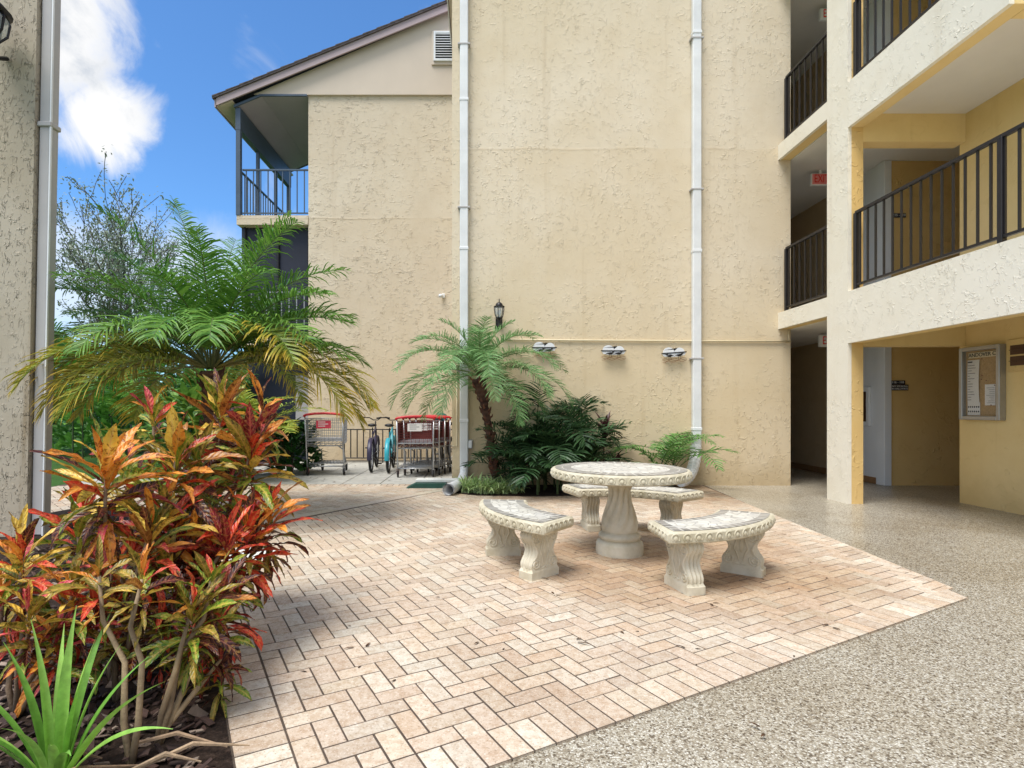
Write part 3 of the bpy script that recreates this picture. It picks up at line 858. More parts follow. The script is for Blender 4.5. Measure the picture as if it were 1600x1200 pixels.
# exit signs
def exit_sign(x0, label, z1, y=9.75, w_=.34, rot=0, lit=False):
    t = thing('exit_sign', label, 'exit sign', (x0 + w_/2, y, z1), 'exit signs in the walkway')
    h = .205
    MB().cbox(x0, x0+w_, y, y+.06, z1-h, z1, .008).build('housing', M['sign_white'], t)
    MB().box(x0+.012, x0+w_-.012, y-.003, y-.001, z1-h+.012, z1-.012).build('face_plate', M['exit_pale'] if lit else M['sign_white'], t)
    text_mesh('EXIT', .20, 'lettering', M['exit_red'], t, Matrix.Translation((x0 + w_/2, y-.006, z1-h/2)) @ Matrix.Rotation(PI/2, 4, 'X') @ Matrix.Scale(.62, 4, (1, 0, 0)), .003)
    MB().tube([(x0+w_/2, y+.03, z1), (x0+w_/2, y+.03, z1+.10)], .02, 8).build('stem', M['sign_white'], t)
exit_sign(wx(1268, 9.75), 'red EXIT sign hanging over the second-floor walkway, mostly visible', 5.36, lit=True)
exit_sign(wx(1281, 9.75), 'white EXIT sign on the ground floor beside the pale pillar', 2.56)
exit_sign(wx(1282, 9.75), 'white EXIT sign on the top floor at the upper picture edge', 8.22)
# door and number plates
def rotX(): return Matrix.Rotation(PI/2, 4, 'X')
pl = thing('wall_sign', 'stepped black plate with white lettering on the ground-floor brown wall', 'sign', (6.9, 9.39, 1.7))
yb = 9.392
MB().cbox(wx(1392.5, yb), wx(1413.5, yb), yb-.012, yb+.006, wz(601, yb), wz(594.5, yb), .002).build('number_plate', M['sign_black'], pl)
MB().cbox(wx(1392, yb), wx(1418.5, yb), yb-.014, yb+.004, wz(610, yb), wz(601, yb)-.002, .002).build('text_plate', M['sign_black'], pl)
text_mesh('116 - 118', .052, 'lettering', M['sign_white'], pl, Matrix.Translation((wx(1402, yb), yb-.015, wz(597.5, yb))) @ rotX())
text_mesh('NO SMOKING', .042, 'lettering', M['sign_white'], pl, Matrix.Translation((wx(1405, yb), yb-.017, wz(603.6, yb))) @ rotX())
text_mesh('IN HALLWAYS', .042, 'lettering', M['sign_white'], pl, Matrix.Translation((wx(1405, yb), yb-.017, wz(607.6, yb))) @ rotX())
p2 = thing('wall_sign', 'narrow black number plate behind the second-floor railing', 'sign', (6.9, 9.39, 4.5))
MB().cbox(wx(1393, yb), wx(1415, yb), yb-.012, yb+.006, wz(340, yb), wz(333.5, yb), .002).build('number_plate', M['sign_black'], p2)
text_mesh('215 - 218', .055, 'lettering', M['sign_white'], p2, Matrix.Translation((wx(1404, yb), yb-.015, wz(336.7, yb))) @ rotX())
# extinguisher cabinet on the white hall wall
fx = thing('extinguisher_cabinet', 'white framed cabinet with dark window on the pale hall wall', 'cabinet', (6.69, 9.9, 1.2))
MB().cbox(6.655, 6.698, 9.72, 10.2, .98, 1.66, .008).build('cabinet_frame', M['door_white'], fx)
MB().box(6.650, 6.654, 9.79, 10.13, 1.06, 1.58).build('cabinet_window', M['brown_metal'], fx)
# notice board on X = 6.53
nb = thing('notice_board', 'aluminium framed notice board with papers pinned on tan cork', 'notice board', (6.49, 7.33, 1.14))
y0, y1, z0, z1 = 7.03, 7.63, 1.14, 2.10
xo, xw = 6.44, 6.529
b = MB(); b.cbox(xo, xw, y0, y0+.05, z0, z1, .005); b.cbox(xo, xw, y1-.05, y1, z0, z1, .005); b.cbox(xo+.001, xw, y0+.05, y1-.05, z0, z0+.05, .004); b.cbox(xo+.001, xw, y0+.05, y1-.05, z1-.05, z1, .004)
b.build('frame', M['alu'], nb)
MB().box(6.50, 6.528, y0+.05, y1-.05, z0+.05, z1-.05).build('cork_panel', M['cork'], nb)
RY = Matrix.Rotation(-PI/2, 4, 'Z') @ Matrix.Rotation(PI/2, 4, 'X')      # text facing -X, reading towards -Y
RY = Matrix(((0, 0, -1, 0), (-1, 0, 0, 0), (0, 1, 0, 0), (0, 0, 0, 1)))
def paper(ya, yb_, za, zb, nm='paper', curl=.0, sk=0):
    n = 6; b = MB(); vs = []
    for i in range(n+1):
        t = i/n; z = za + (zb-za)*t
        k = curl*math.sin(t*PI)
        vs += [(6.494-k, ya + sk*t, z), (6.494-k*.4, yb_ + sk*t, z)]
    b.add(vs, [(2*i, 2*i+1, 2*i+3, 2*i+2) for i in range(n)])
    return b.build(nm, M['paper'], nb)
pp = paper(7.37, 7.55, 1.35, 1.93, curl=.012)
b = MB()
for i in range(14):
    z = 1.86 - i*.035
    w_ = .03 + .09*rng.random()
    b.box(6.478, 6.480, 7.53-w_, 7.53, z-.006, z+.004)
b.build('print', M['ink_grey'], pp)
b = MB(); b.box(6.4785, 6.4805, 7.46, 7.53, 1.895, 1.912); b.build('print', M['ink'], pp)
p3 = paper(7.36, 7.55, 1.20, 1.37)
b = MB()
for r_ in range(2):
    for k in range(6): b.ball((6.492, 7.53-.03*k, 1.31-.06*r_), .003, .010, .013, 6, 4)
b.build('pictograms', M['ink'], p3)
p4 = paper(7.14, 7.29, 1.33, 1.60)
b = MB()
for i in range(9): b.box(6.489, 6.491, 7.15, 7.15+.05+.07*rng.random(), 1.36+i*.024, 1.366+i*.024)
b.build('print', M['ink_grey'], p4)
hd = MB(); hd.box(6.488, 6.496, 7.12, 7.53, 1.955, 2.025); ho = hd.build('header_strip', M['cream_pipe'], nb)
text_mesh('ANDOVER C', .07, 'lettering', M['ink'], ho, Matrix.Translation((6.485, 7.325, 1.99)) @ RY)
b = MB()
for (y, z) in ((7.335, 1.935), (7.33, 1.72), (7.34, 1.67), (7.27, 1.65), (7.15, 1.585), (7.2, 1.335)): b.ball((6.492, y, z), .007, .007, .007, 6, 4)
b.build('pins', M['maroon'], nb)
MB().box(6.462, 6.464, y0+.051, y1-.051, z0+.051, z1-.051).build('glass', M['board_glass'], nb)
# wall vent
wv = thing('wall_vent', 'brown louvre vent in a yellow frame at the right picture edge', 'vent', (6.5, 6.8, 1.9))
MB().cbox(6.51, 6.532, 6.55, 7.0, 1.74, 2.14, .004).build('frame', Y_, wv)
for k in (0, 1):
    z = 1.815 + .135*k
    lo = MB().box(6.506, 6.509, 6.62, 6.955, z, z+.115).build('louvre', M['brown_metal'], wv)
    b = MB(); b.prism([(6.62, z+.055), (6.955, z+.055), (6.955, z+.062), (6.62, z+.062)], 6.49, 6.505, axis='x'); b.build('slat', M['brown_metal'], lo)

# ------------------------------------------------------------------ near left pier with downspout and lamp
YP = 5.6
xr = wx(41, YP)
pr = thing('stucco_pier', 'weathered grey-beige stucco wall end at the left picture edge', 'wall', (xr - .4, YP, 0))
MB().box(xr-1.2, xr, YP, YP+.13, -.05, 7.5).build('wall', M['stucco_near'], pr)
pr.rotation_euler = (0, R(1.15), 0)
d3 = thing('downspout', 'grey downspout on the side of the near stucco pier', 'downspout', (xr + .06, YP+.1, 0), 'downspouts on the walls')
MB().cbox(xr+.012, xr+.125, YP+.04, YP+.16, .02, 7.5, .012).build('pipe', M['grey_trim'], d3)
MB().box(xr+.1255, xr+.14, YP+.03, YP+.05, .02, 7.5).build('edge_strip', M['white_trim'], d3)
MB().cbox(xr+.004, xr+.146, YP+.02, YP+.165, wz(187, YP)-.05, wz(187, YP), .008).build('coupling', M['grey_trim'], d3)
d3.rotation_euler = (0, R(1.15), 0)
lp = thing('wall_lantern', 'black and glass lantern cut off at the top left corner', 'lantern', (wx(-26, 5.3), 5.3, wz(40, 5.3)))
b = MB(); lx2, lz2 = wx(-26, 5.3), wz(62, 5.3)
b.lathe([(.09, 0), (.17, .10), (.19, .22), (.16, .26)], 20, (lx2, 5.3, lz2)); b.build('globe', M['glass'], lp, True)
b = MB(); b.lathe([(.16, .26), (.22, .28), (.15, .36), (.02, .42), (.0, .44)], 20, (lx2, 5.3, lz2)); b.build('cap', M['black_metal'], lp, True)
b = MB()
for k in range(8):
    a = 2*PI*k/8; b.tube([(lx2+math.cos(a)*r, 5.3+math.sin(a)*r, lz2+z) for r, z in ((.092, 0), (.174, .10), (.194, .22), (.17, .27))], .012, 5)
b.lathe([(.10, .0), (.09, -.03), (.03, -.06), (.001, -.08)], 14, (lx2, 5.3, lz2))
b.tube([(lx2, 5.3, lz2-.05), (lx2-.02, 5.45, lz2-.08), (lx2-.02, 5.59, lz2)], .02, 6)
b.build('cage', M['black_metal'], lp)

# ------------------------------------------------------------------ table and benches
TX, TY = wx(968, 5.0), 5.0
def egg_ring(b, pts_n, r=.027):
    for p, n in pts_n:
        b.torus(p, n, r, .0065, 12, 5, R(-40), R(220), u=Vector((0, 0, 1)).cross(Vector(n)))
        Mx = Matrix.Rotation(math.atan2(n[1], n[0]), 3, 'Z')
        b.ball(Vector(p) + Vector(n)*.002 - Vector((0, 0, .003)), .011, .016, .018, 8, 5, M=Mx)
tb = thing('stone_table', 'round cast stone table with mosaic top on a twisted pedestal', 'table', (0, 0, 0))
b = MB()
RT = .60
b.lathe([(.14, .650), (RT-.05, .662), (RT-.010, .670), (RT, .678), (RT, .736), (RT-.008, .746), (RT-.02, .750), (.01, .750)], 72)
pn = []
for k in range(46):
    a = 2*PI*k/46; n_ = Vector((math.cos(a), math.sin(a), 0)); pn.append((n_*(RT-.001) + Vector((0, 0, .706)), n_))
egg_ring(b, pn, .027)
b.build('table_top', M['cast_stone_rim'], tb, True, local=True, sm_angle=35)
b = MB()
rings = [0.001, .14, .28, .415, .425, .50, .51, .567]
for i in range(len(rings)-1):
    r0, r1 = rings[i], rings[i+1]
    border = i >= 4 and i != 5 if False else (i in (6,))
    n = 96; vs = []; cs = []; uv = []
    for k in range(n+1):
        a = 2*PI*k/n
        for r_ in (r0, r1):
            vs.append((math.cos(a)*r_, math.sin(a)*r_, .7535)); cs.append((1, 1, 1) if (i == 6 or i == 4) else (0, 0, 0)); uv.append((44*k/n, 0))
    b.add(vs, [(2*k, 2*k+1, 2*k+3, 2*k+2) for k in range(n)], cs, uv)
b.build('mosaic', M['tile'], tb, local=True)
b = MB()
def flute(r, z, a):
    t = min(max((z-.22)/.38, 0), 1)
    amp = .013*math.sin(PI*min(max((z-.20)/.44, 0), 1))**.6 if .20 < z < .655 else 0
    tw = a*5 + 4.6*(1-t)**1.5
    return r + amp*(abs(math.sin(tw))*1.9-1.1)
prof = [(.205, 0), (.207, .02), (.205, .085), (.198, .105), (.175, .115), (.168, .125), (.178, .14), (.185, .155), (.178, .172), (.160, .18), (.150, .195)]
prof += [(.157, .21), (.158, .24), (.152, .28), (.141, .32), (.126, .37), (.111, .42), (.098, .47), (.089, .51), (.087, .54), (.093, .57), (.112, .60), (.145, .625), (.195, .645), (.22, .657)]
b.lathe(prof, 144, rf=flute)
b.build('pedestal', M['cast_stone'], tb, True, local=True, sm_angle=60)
tb.location = (TX, TY, .0125)

def bench(label, a0, a1, r0=.82, r1=1.24):
    t = thing('stone_bench', label, 'bench', (0, 0, 0), 'curved stone benches around the table')
    am = (a0+a1)/2
    def q(r, a): return Vector((math.cos(a)*r, math.sin(a)*r, 0))
    b = MB(); N = 26
    prof_ = [(r0+.03, .366), (r1-.03, .366), (r1-.006, .370), (r1, .378), (r1, .437), (r1-.008, .446), (r1-.022, .45), (r0+.022, .45), (r0+.008, .446), (r0, .437), (r0, .378), (r0+.006, .370)]
    rows = []
    for i in range(N+1):
        ti = i/N; a = a0 + (a1-a0)*ti
        # rounded ends: shrink the section slightly in the end rows
        rows.append([q(r_, a) + Vector((0, 0, z)) for r_, z in prof_])
    def endrow(a, s, k):
        c = Vector((0, 0, .411)); mid = q((r0+r1)/2, a)
        tang = Vector((-math.sin(a), math.cos(a), 0)) * s
        return [mid + c + ((p - mid - c) * k if False else Vector(((p-mid).x*(1-k*.05), (p-mid).y*(1-k*.05), (p.z-.411)*(1-k*.45)))) + tang*(.016*k) for p in [q(r_, a) + Vector((0, 0, z)) for r_, z in prof_]]
    rows = [endrow(a0, -1, 1), endrow(a0, -1, .6)] + rows + [endrow(a1, 1, .6), endrow(a1, 1, 1)]
    n = len(prof_); vs = [v for r_ in rows for v in r_]; fs = []
    for i in range(len(rows)-1):
        for k in range(n):
            k2 = (k+1) % n; fs.append((i*n+k, i*n+k2, (i+1)*n+k2, (i+1)*n+k))
    fs.append(tuple(range(n))); fs.append(tuple(reversed(range((len(rows)-1)*n, len(rows)*n))))
    fs = [tuple(reversed(f)) for f in fs]
    b.add(vs, fs)
    pn = []
    k = int((a1-a0)*r1/.078)
    for i in range(k):
        a = a0 + (a1-a0)*(i+.5)/k; n_ = q(1, a); pn.append((q(r1-.001, a)+Vector((0, 0, .408)), n_))
    k = int((a1-a0)*r0/.078)
    for i in range(k):
        a = a0 + (a1-a0)*(i+.5)/k; n_ = -q(1, a); pn.append((q(r0+.001, a)+Vector((0, 0, .408)), n_))
    for a, s in ((a0, -1), (a1, 1)):
        tang = Vector((-math.sin(a), math.cos(a), 0))*s
        for i in range(5):
            pn.append((q(r0+.04+(r1-r0-.08)*(i+.5)/5, a) + tang*.014 + Vector((0, 0, .412)), tang))
    egg_ring(b, pn, .027)
    b.build('seat', M['cast_stone_rim'], t, True, local=True, sm_angle=35)
    # mosaic with border
    b = MB(); m_ = .03; bw = .065
    da = m_/1.03; db = (m_+bw)/1.03
    def strip(ra, rb, aa, ab, bord, nu, along=True, n=24):
        vs = []; uv = []
        for i in range(n+1):
            a = aa + (ab-aa)*i/n
            for r_ in (ra, rb): vs.append(q(r_, a)+Vector((0, 0, .4535))); uv.append((nu*i/n if along else nu*(0 if r_ == ra else 1), 0))
        b.add(vs, [(2*i, 2*i+1, 2*i+3, 2*i+2) for i in range(n)], (1, 1, 1) if bord else (0, 0, 0), uv)
    strip(r0+m_, r0+m_+bw, a0+da, a1-da, True, 12)
    strip(r1-m_-bw, r1-m_, a0+da, a1-da, True, 17)
    strip(r0+m_+bw, r1-m_-bw, a0+da, a0+db, True, 3, False, 2)
    strip(r0+m_+bw, r1-m_-bw, a1-db, a1-da, True, 3, False, 2)
    strip(r0+m_+bw, r1-m_-bw, a0+db, a1-db, False, 1)
    b.build('mosaic', M['tile'], t, local=True)
    # legs
    def leg(a):
        b = MB()
        half = [(0, .155), (.055, .155), (.058, .147), (.075, .143), (.095, .148), (.115, .147), (.135, .137), (.16, .118), (.19, .102), (.22, .098), (.25, .106), (.28, .128), (.30, .146), (.32, .153), (.34, .148), (.355, .136), (.372, .13)]
        T = .070; nt = 8
        vs = []; fs = []
        m_ = len(half)
        for j in range(nt+1):
            ty = -T + 2*T*j/nt
            for sgn in (-1, 1):
                for z, w_ in half:
                    ww = w_
                    if z > .058 and 0 < j < nt: ww -= .011*(j % 2)
                    if j in (0, nt): ww -= .006
                    tyy = ty if z <= .058 else ty*.86
                    vs.append((sgn*ww, tyy, z))
        st = 2*m_
        for j in range(nt):
            for s_ in (0, 1):
                for i in range(m_-1):
                    a_ = j*st + s_*m_ + i
                    f = (a_, a_+1, a_+1+st, a_+st)
                    fs.append(f if s_ == 0 else tuple(reversed(f)))
        for j in (0, nt):
            for i in range(m_-1):
                f = (j*st+i, j*st+m_+i, j*st+m_+i+1, j*st+i+1)
                fs.append(f if j == 0 else tuple(reversed(f)))
        b.add(vs, fs)
        # carved scrolls on both broad faces
        for sy in (-1, 1):
            yy = sy*(T*.86 - .001)
            for sx in (-1, 1):
                def spiral(cx, cz, r, turns, st_, dirn, n=26):
                    return [(sx*(cx + dirn*math.cos(st_ + turns*2*PI*i/n)*r*(1-.8*i/n)), yy, cz + math.sin(st_ + turns*2*PI*i/n)*r*(1-.8*i/n)) for i in range(n+1)]
                b.tube(spiral(.095, .305, .045, 1.6, R(200), 1), .0085, 6)
                b.tube(spiral(.095, .115, .038, 1.5, R(140), 1), .0085, 6)
                b.tube([(sx*(.125-.0), yy, .28), (sx*.092, yy, .235), (sx*.080, yy, .20), (sx*.095, yy, .165), (sx*.120, yy, .14)], [.006, .010, .011, .010, .006], 6)
                b.tube([(sx*.012, yy, .10), (sx*.030, yy, .16), (sx*.05, yy, .20), (sx*.035, yy, .25), (sx*.012, yy, .33)], [.005, .009, .010, .009, .005], 6)
                b.tube([(0, yy, .09), (sx*.02, yy, .075), (sx*.05, yy, .085)], [.006, .008, .004], 6)
            b.ball((0, yy, .22), .014, .008, .05, 8, 6)
        ex = Matrix.Translation(q((r0+r1)/2+.005, a)) @ Matrix.Rotation(a, 4, 'Z')
        b.xf(ex); b.build('leg', M['cast_stone'], t, True, local=True, sm_angle=40)
    leg(a0 + (a1-a0)*.17); leg(a1 - (a1-a0)*.17)
    t.location = (TX, TY, .0125)
    return t
bench('curved mosaic-topped stone bench left of the table, end on to the viewer', R(172), R(231))
bench('curved mosaic-topped stone bench on the right side, nearest the viewer', R(272), R(334), .80, 1.22)
bench('curved mosaic-topped stone bench behind the pedestal by the dark palms', R(34), R(106), .80, 1.22)

# ------------------------------------------------------------------ shopping carts
def cart(label, basket_m, sign_m, panels, grp):
    t = thing('shopping_cart', label, 'shopping cart', (0, 0, 0), grp)
    b = MB(); w0, w1 = .33, .24
    for s in (-1, 1):
        b.tube([(s*.31, .10, .13), (s*.315, .05, .35), (s*.31, .0, .62), (s*.32, -.04, 1.02)], .014, 7)
        b.tube([(s*.31, .10, .15), (s*.22, .88, .15)], .013, 7)
        b.tube([(s*.22, .86, .15), (s*.20, .70, .40), (s*.22, .05, .52)], .012, 7)
    b.tube([(-.22, .88, .15), (.22, .88, .15)], .013, 7); b.tube([(-.31, .10, .16), (.31, .10, .16)], .013, 7); b.tube([(-.31, .03, .52), (.31, .03, .52)], .012, 7)
    b.build('frame', M['steel'], t, True, local=True)
    b = MB(); b.tube([(-.34, -.05, 1.03), (-.30, -.055, 1.055), (-.15, -.06, 1.075), (0, -.06, 1.08), (.15, -.06, 1.075), (.30, -.055, 1.055), (.34, -.05, 1.03)], .022, 8); b.build('handle', M['red_plastic'], t, True, local=True)
    b = MB()
    def wire(p, q_, r=.0045): b.tube([p, q_], r, 4, caps=False)
    def wid(y): return w0 + (w1-w0)*(y/.9)
    # basket back (towards the handle), sides, front, bottom
    for i in range(10):
        z = .56 + i*.045; wire((-.30, .0, z), (.30, .0, z), .0055)
    for i in range(9):
        x = -.28 + .07*i; wire((x, .0, .54), (x, -.02, .99))
    for s in (-1, 1):
        for i in range(8):
            z = .55 + i*.055; wire((s*.305, .0, z), (s*w1, .88, z + .02))
        for i in range(10):
            y = .05 + i*.09; wire((s*wid(y)*.94, y, .53), (s*wid(y)*.97, y, .97))
    for i in range(7):
        x = -.21 + .07*i; wire((x, .86, .55), (x*1.1, .9, .97)); wire((x*1.25, .02, .535), (x, .87, .55))
    for i in range(7): wire((-w1*.95, .88, .58+i*.06), (w1*.95, .88, .58+i*.06))
    b.tube([(-.315, -.01, .99), (-.25, .90, .98), (.25, .90, .98), (.315, -.01, .99)], .010, 6)
    if panels:
        b.box(-.29, .29, .60, .606, .62, .95)
        for s in (-1, 1): b.add([(s*.309, .02, .55), (s*.25, .86, .57), (s*.262, .88, .97), (s*.316, .0, .97)], [(0, 1, 2, 3)])
    b.build('basket', basket_m, t, local=True)
    b = MB(); b.add([(-.30, -.03, .60), (.30, -.03, .60), (.27, .26, .645), (-.27, .26, .645), (-.30, -.03, .612), (.30, -.03, .612), (.27, .26, .657), (-.27, .26, .657)], [(0,3,2,1),(4,5,6,7),(0,1,5,4),(1,2,6,5),(2,3,7,6),(3,0,4,7)]); b.build('child_seat', M['steel_dull'], t, local=True)
    b = MB()
    for i in range(9):
        x = -.26 + .065*i; b.tube([(x, .12, .20), (x*.78, .86, .19)], .006, 4)
    for i in range(4): b.tube([(-.29+.02*i, .12+.22*i, .20), (.29-.02*i, .12+.22*i, .20)], .007, 4)
    b.build('bottom_rack', M['steel_dull'], t, local=True)
    so = MB().cbox(-.135, .115, -.034, -.026, .82, .955, .003).build('sign_panel', sign_m, t, local=True)
    b = MB()
    for k in range(3): b.box(-.10, .02+.05*(k % 2), -.0365, -.0345, .925-.035*k, .937-.035*k)
    b.build('print', M['sign_white'] if sign_m is M['pink_sign'] else M['ink_grey'], so, local=True)
    for x, y in ((-.31, .10), (.31, .10), (-.22, .86), (.22, .86)):
        b = MB(); b.torus((x, y+.03, .062), (1, 0, 0), .045, .017, 14, 6); b.ball((x, y+.03, .062), .014, .038, .038, 8, 6)
        wo = b.build('wheel', M['rubber'], t, True, local=True)
        b = MB()
        for s in (-1, 1): b.box(x+s*.02-.002, x+s*.02+.002, y-.005, y+.045, .055, .135)
        b.box(x-.022, x+.022, y-.006, y+.046, .1355, .147); b.build('caster_fork', M['maroon'] if x < 0 else M['steel_dull'], wo, local=True)
    return t
G = 'shopping carts parked on the concrete pad'
def place(o, px, D, rz=0, s=1.0):
    o.location = (wx(px, D), D, .018); o.rotation_euler = (0, 0, rz); o.scale = (s, s, s); return o
c1 = cart('single grey wire cart with a red handle and red sign panel, standing alone', M['steel_dull'], M['pink_sign'], False, G)
place(c1, 507, 10.55, R(4), 1.09)
c2 = cart('front cart of the nested row, red handle and white sticker', M['maroon'], M['paper'], True, G)
place(c2, 649, 10.25, R(5), 1.04)
labs = ['second cart nested into the row, just behind the front cart', 'third cart of the nested row, between second and last', 'rearmost cart of the nested row, next to the basket bicycle']
for i in range(3):
    c = copy_tree(c2); c['label'] = labs[i]; c.scale = c2.scale
    d = .27*(i+1); a = R(-12)
    c.location = c2.location + Vector((d*.32, d*.95, 0)); c.rotation_euler = (0, 0, R(2 - i))

# ------------------------------------------------------------------ bicycles
def bike(label, frame_m, fender_m=None, basket=False):
    t = thing('bicycle', label, 'bicycle', (0, 0, 0), 'bicycles on the concrete pad')
    rw = .33
    for y, nm in ((0, 'rear'), (1.05, 'front')):
        b = MB(); b.torus((0, y, rw), (1, 0, 0), rw-.026, .026, 40, 8); w_ = b.build('wheel', M['rubber'], t, True, local=True)
        b = MB(); b.torus((0, y, rw), (1, 0, 0), rw-.056, .008, 36, 6); b.tube([(-.035, y, rw), (.035, y, rw)], .018, 8)
        b.build('rim', M['steel'], w_, True, local=True)
        b = MB()
        for k in range(18):
            a = 2*PI*k/18; b.tube([(.02*(1 if k % 2 else -1), y, rw), (0, y+math.cos(a)*(rw-.06), rw+math.sin(a)*(rw-.06))], .0018, 4, caps=False)
        b.build('spokes', M['steel'], w_, local=True)
    b = MB(); bb = (0, .45, .29); seat = (0, .26, .80); head = (0, .86, .86); headl = (0, .90, .70)
    b.tube([bb, seat], .016, 8); b.tube([bb, headl], .019, 8); b.tube([(0, .30, .72), head], .016, 8); b.tube([head, headl], .021, 8)
    for s in (-1, 1): b.tube([bb, (s*.06, 0, rw)], .010, 6); b.tube([(0, .30, .72), (s*.06, 0, rw)], .009, 6)
    for s in (-1, 1): b.tube([headl, (s*.05, .95, .60), (s*.055, 1.05, rw)], [.016, .014, .010], 6)
    b.build('frame', frame_m, t, True, local=True)
    b = MB(); b.tube([(0, .25, .80), (0, .235, .88)], .012, 6)
    b.ball((0, .17, .93), .095, .09, .035, 12, 7); b.tube([(0, .22, .935), (0, .36, .925), (0, .40, .915)], [.06, .028, .012], 8, flat=.5)
    b.build('saddle', M['black_plastic'], t, True, local=True)
    b = MB(); b.tube([head, (0, .84, 1.0)], .013, 8)
    b.tube([(-.31, .68, 1.06), (-.24, .72, 1.075), (-.12, .80, 1.07), (-.05, .84, 1.02), (.05, .84, 1.02), (.12, .80, 1.07), (.24, .72, 1.075), (.31, .68, 1.06)], .011, 8)
    h = b.build('handlebar', M['black_metal'], t, True, local=True)
    for s in (-1, 1): MB().tube([(s*.31, .68, 1.06), (s*.22, .73, 1.075)], .018, 8).build('grip', M['rubber'], h, True, local=True)
    b = MB()
    for s in (-1, 1):
        b.tube([(s*.07, .45, .29), (s*.075, .45 + s*.03, .29 - s*.165)], .010, 6); b.cbox(s*.12-.045, s*.12+.045, .45+s*.03-.035, .45+s*.03+.035, .29-s*.165-.012, .29-s*.165+.012, .004)
    b.torus((.06, .45, .29), (1, 0, 0), .085, .006, 20, 5); b.torus((.05, 0, rw), (1, 0, 0), .04, .008, 14, 5)
    b.tube([(.06, .45, .375), (.055, 0, rw+.04)], .005, 4); b.tube([(.06, .45, .205), (.055, 0, rw-.04)], .005, 4)
    b.build('crankset', M['black_metal'], t, local=True)
    if fender_m:
        for y, a0, a1 in ((0, 20, 190), (1.05, 20, 150)):
            b = MB(); vs = []
            for i in range(15):
                a = R(a0 + (a1-a0)*i/14)
                for x, rr_ in ((-.045, rw+.012), (-.03, rw+.03), (.03, rw+.03), (.045, rw+.012)): vs.append((x, y+math.cos(a)*rr_, rw+math.sin(a)*rr_))
            b.add(vs, [(4*i+k, 4*i+k+1, 4*i+k+5, 4*i+k+4) for i in range(14) for k in range(3)]); b.build('fender', fender_m, t, True, local=True)
    if basket:
        b = MB(); b.cbox(-.17, .17, .98, 1.25, .82, 1.02, .02); b.build('basket', M['black_plastic'], t, local=True)
    return t
b1 = bike('black and purple bicycle seen from behind between the carts', M['purple'], M['purple'])
b1.location = (wx(580, 11.2), 11.2, .018); b1.rotation_euler = (0, 0, R(5))
b2 = bike('light blue bicycle with a blue fender, left of the nested carts', M['teal'], M['teal'])
b2.location = (wx(607, 11.1), 11.1, .018); b2.rotation_euler = (0, 0, R(4))
b3 = bike('dark bicycle with a black basket at the wall corner', M['black_metal'], None, True)
b3.location = (wx(708, 12.5), 12.6, .018); b3.rotation_euler = (0, 0, R(165))
# extra frame panel of the light blue step-through frame
b = MB(); b.prism([(.52, .36), (.60, .36), (.86, .80), (.80, .82)], -.022, .022, axis='x'); b.build('chain_guard', M['teal'], b2, local=True)
hm = thing('helmet', 'teal bicycle helmet resting on the basket of the dark bicycle', 'helmet', (wx(690, 11.6), 11.6, wz(650, 11.6)))
b = MB(); hx, hz = wx(689, 11.6), wz(653, 11.6)
b.ball((hx, 11.6, hz), .14, .17, .11, 16, 8); b.build('shell', M['dark_teal'], hm, True)
b = MB(); b.ball((hx+.07, 11.5, hz-.02), .07, .05, .045, 12, 6); b.build('visor', M['teal'], hm, True)
# bike rack fence
rk = thing('bike_rack', 'low black metal bar rack along the set-back wall', 'bike rack', (wx(630, 13.1), 13.1, 0))
xa, xb = wx(538, 13.1), -.55; zt = wz(671, 13.1)
for z in (zt, .13, .06): MB().cbox(xa, xb, 13.09, 13.12, z-.012, z+.012, .004).build('rail', K, rk)
n = 19
for i in range(n):
    x = xa + (xb-xa)*i/(n-1)
    MB().box(x-.011, x+.011, 13.094, 13.116, .02 if i % 6 == 0 else .135, zt-.013).build('bar', K, rk)

# splash block
sb = thing('splash_tray', 'dark green drainage tray with a pale board on top by the downspout', 'drain tray', (wx(668, 9.1), 9.1, 0))
x0, x1 = wx(636, 9.15), wx(698, 9.15)
b = MB(); b.prism([(x0, .012), (x1, .012), (x1, .085), (x0+.16, .085)], 9.0, 9.28); b.build('tray', M['green_tray'], sb)
MB().cbox(x0+.14, x1+.2, 9.12, 9.34, .088, .135, .008).build('board', M['pale_board'], sb)

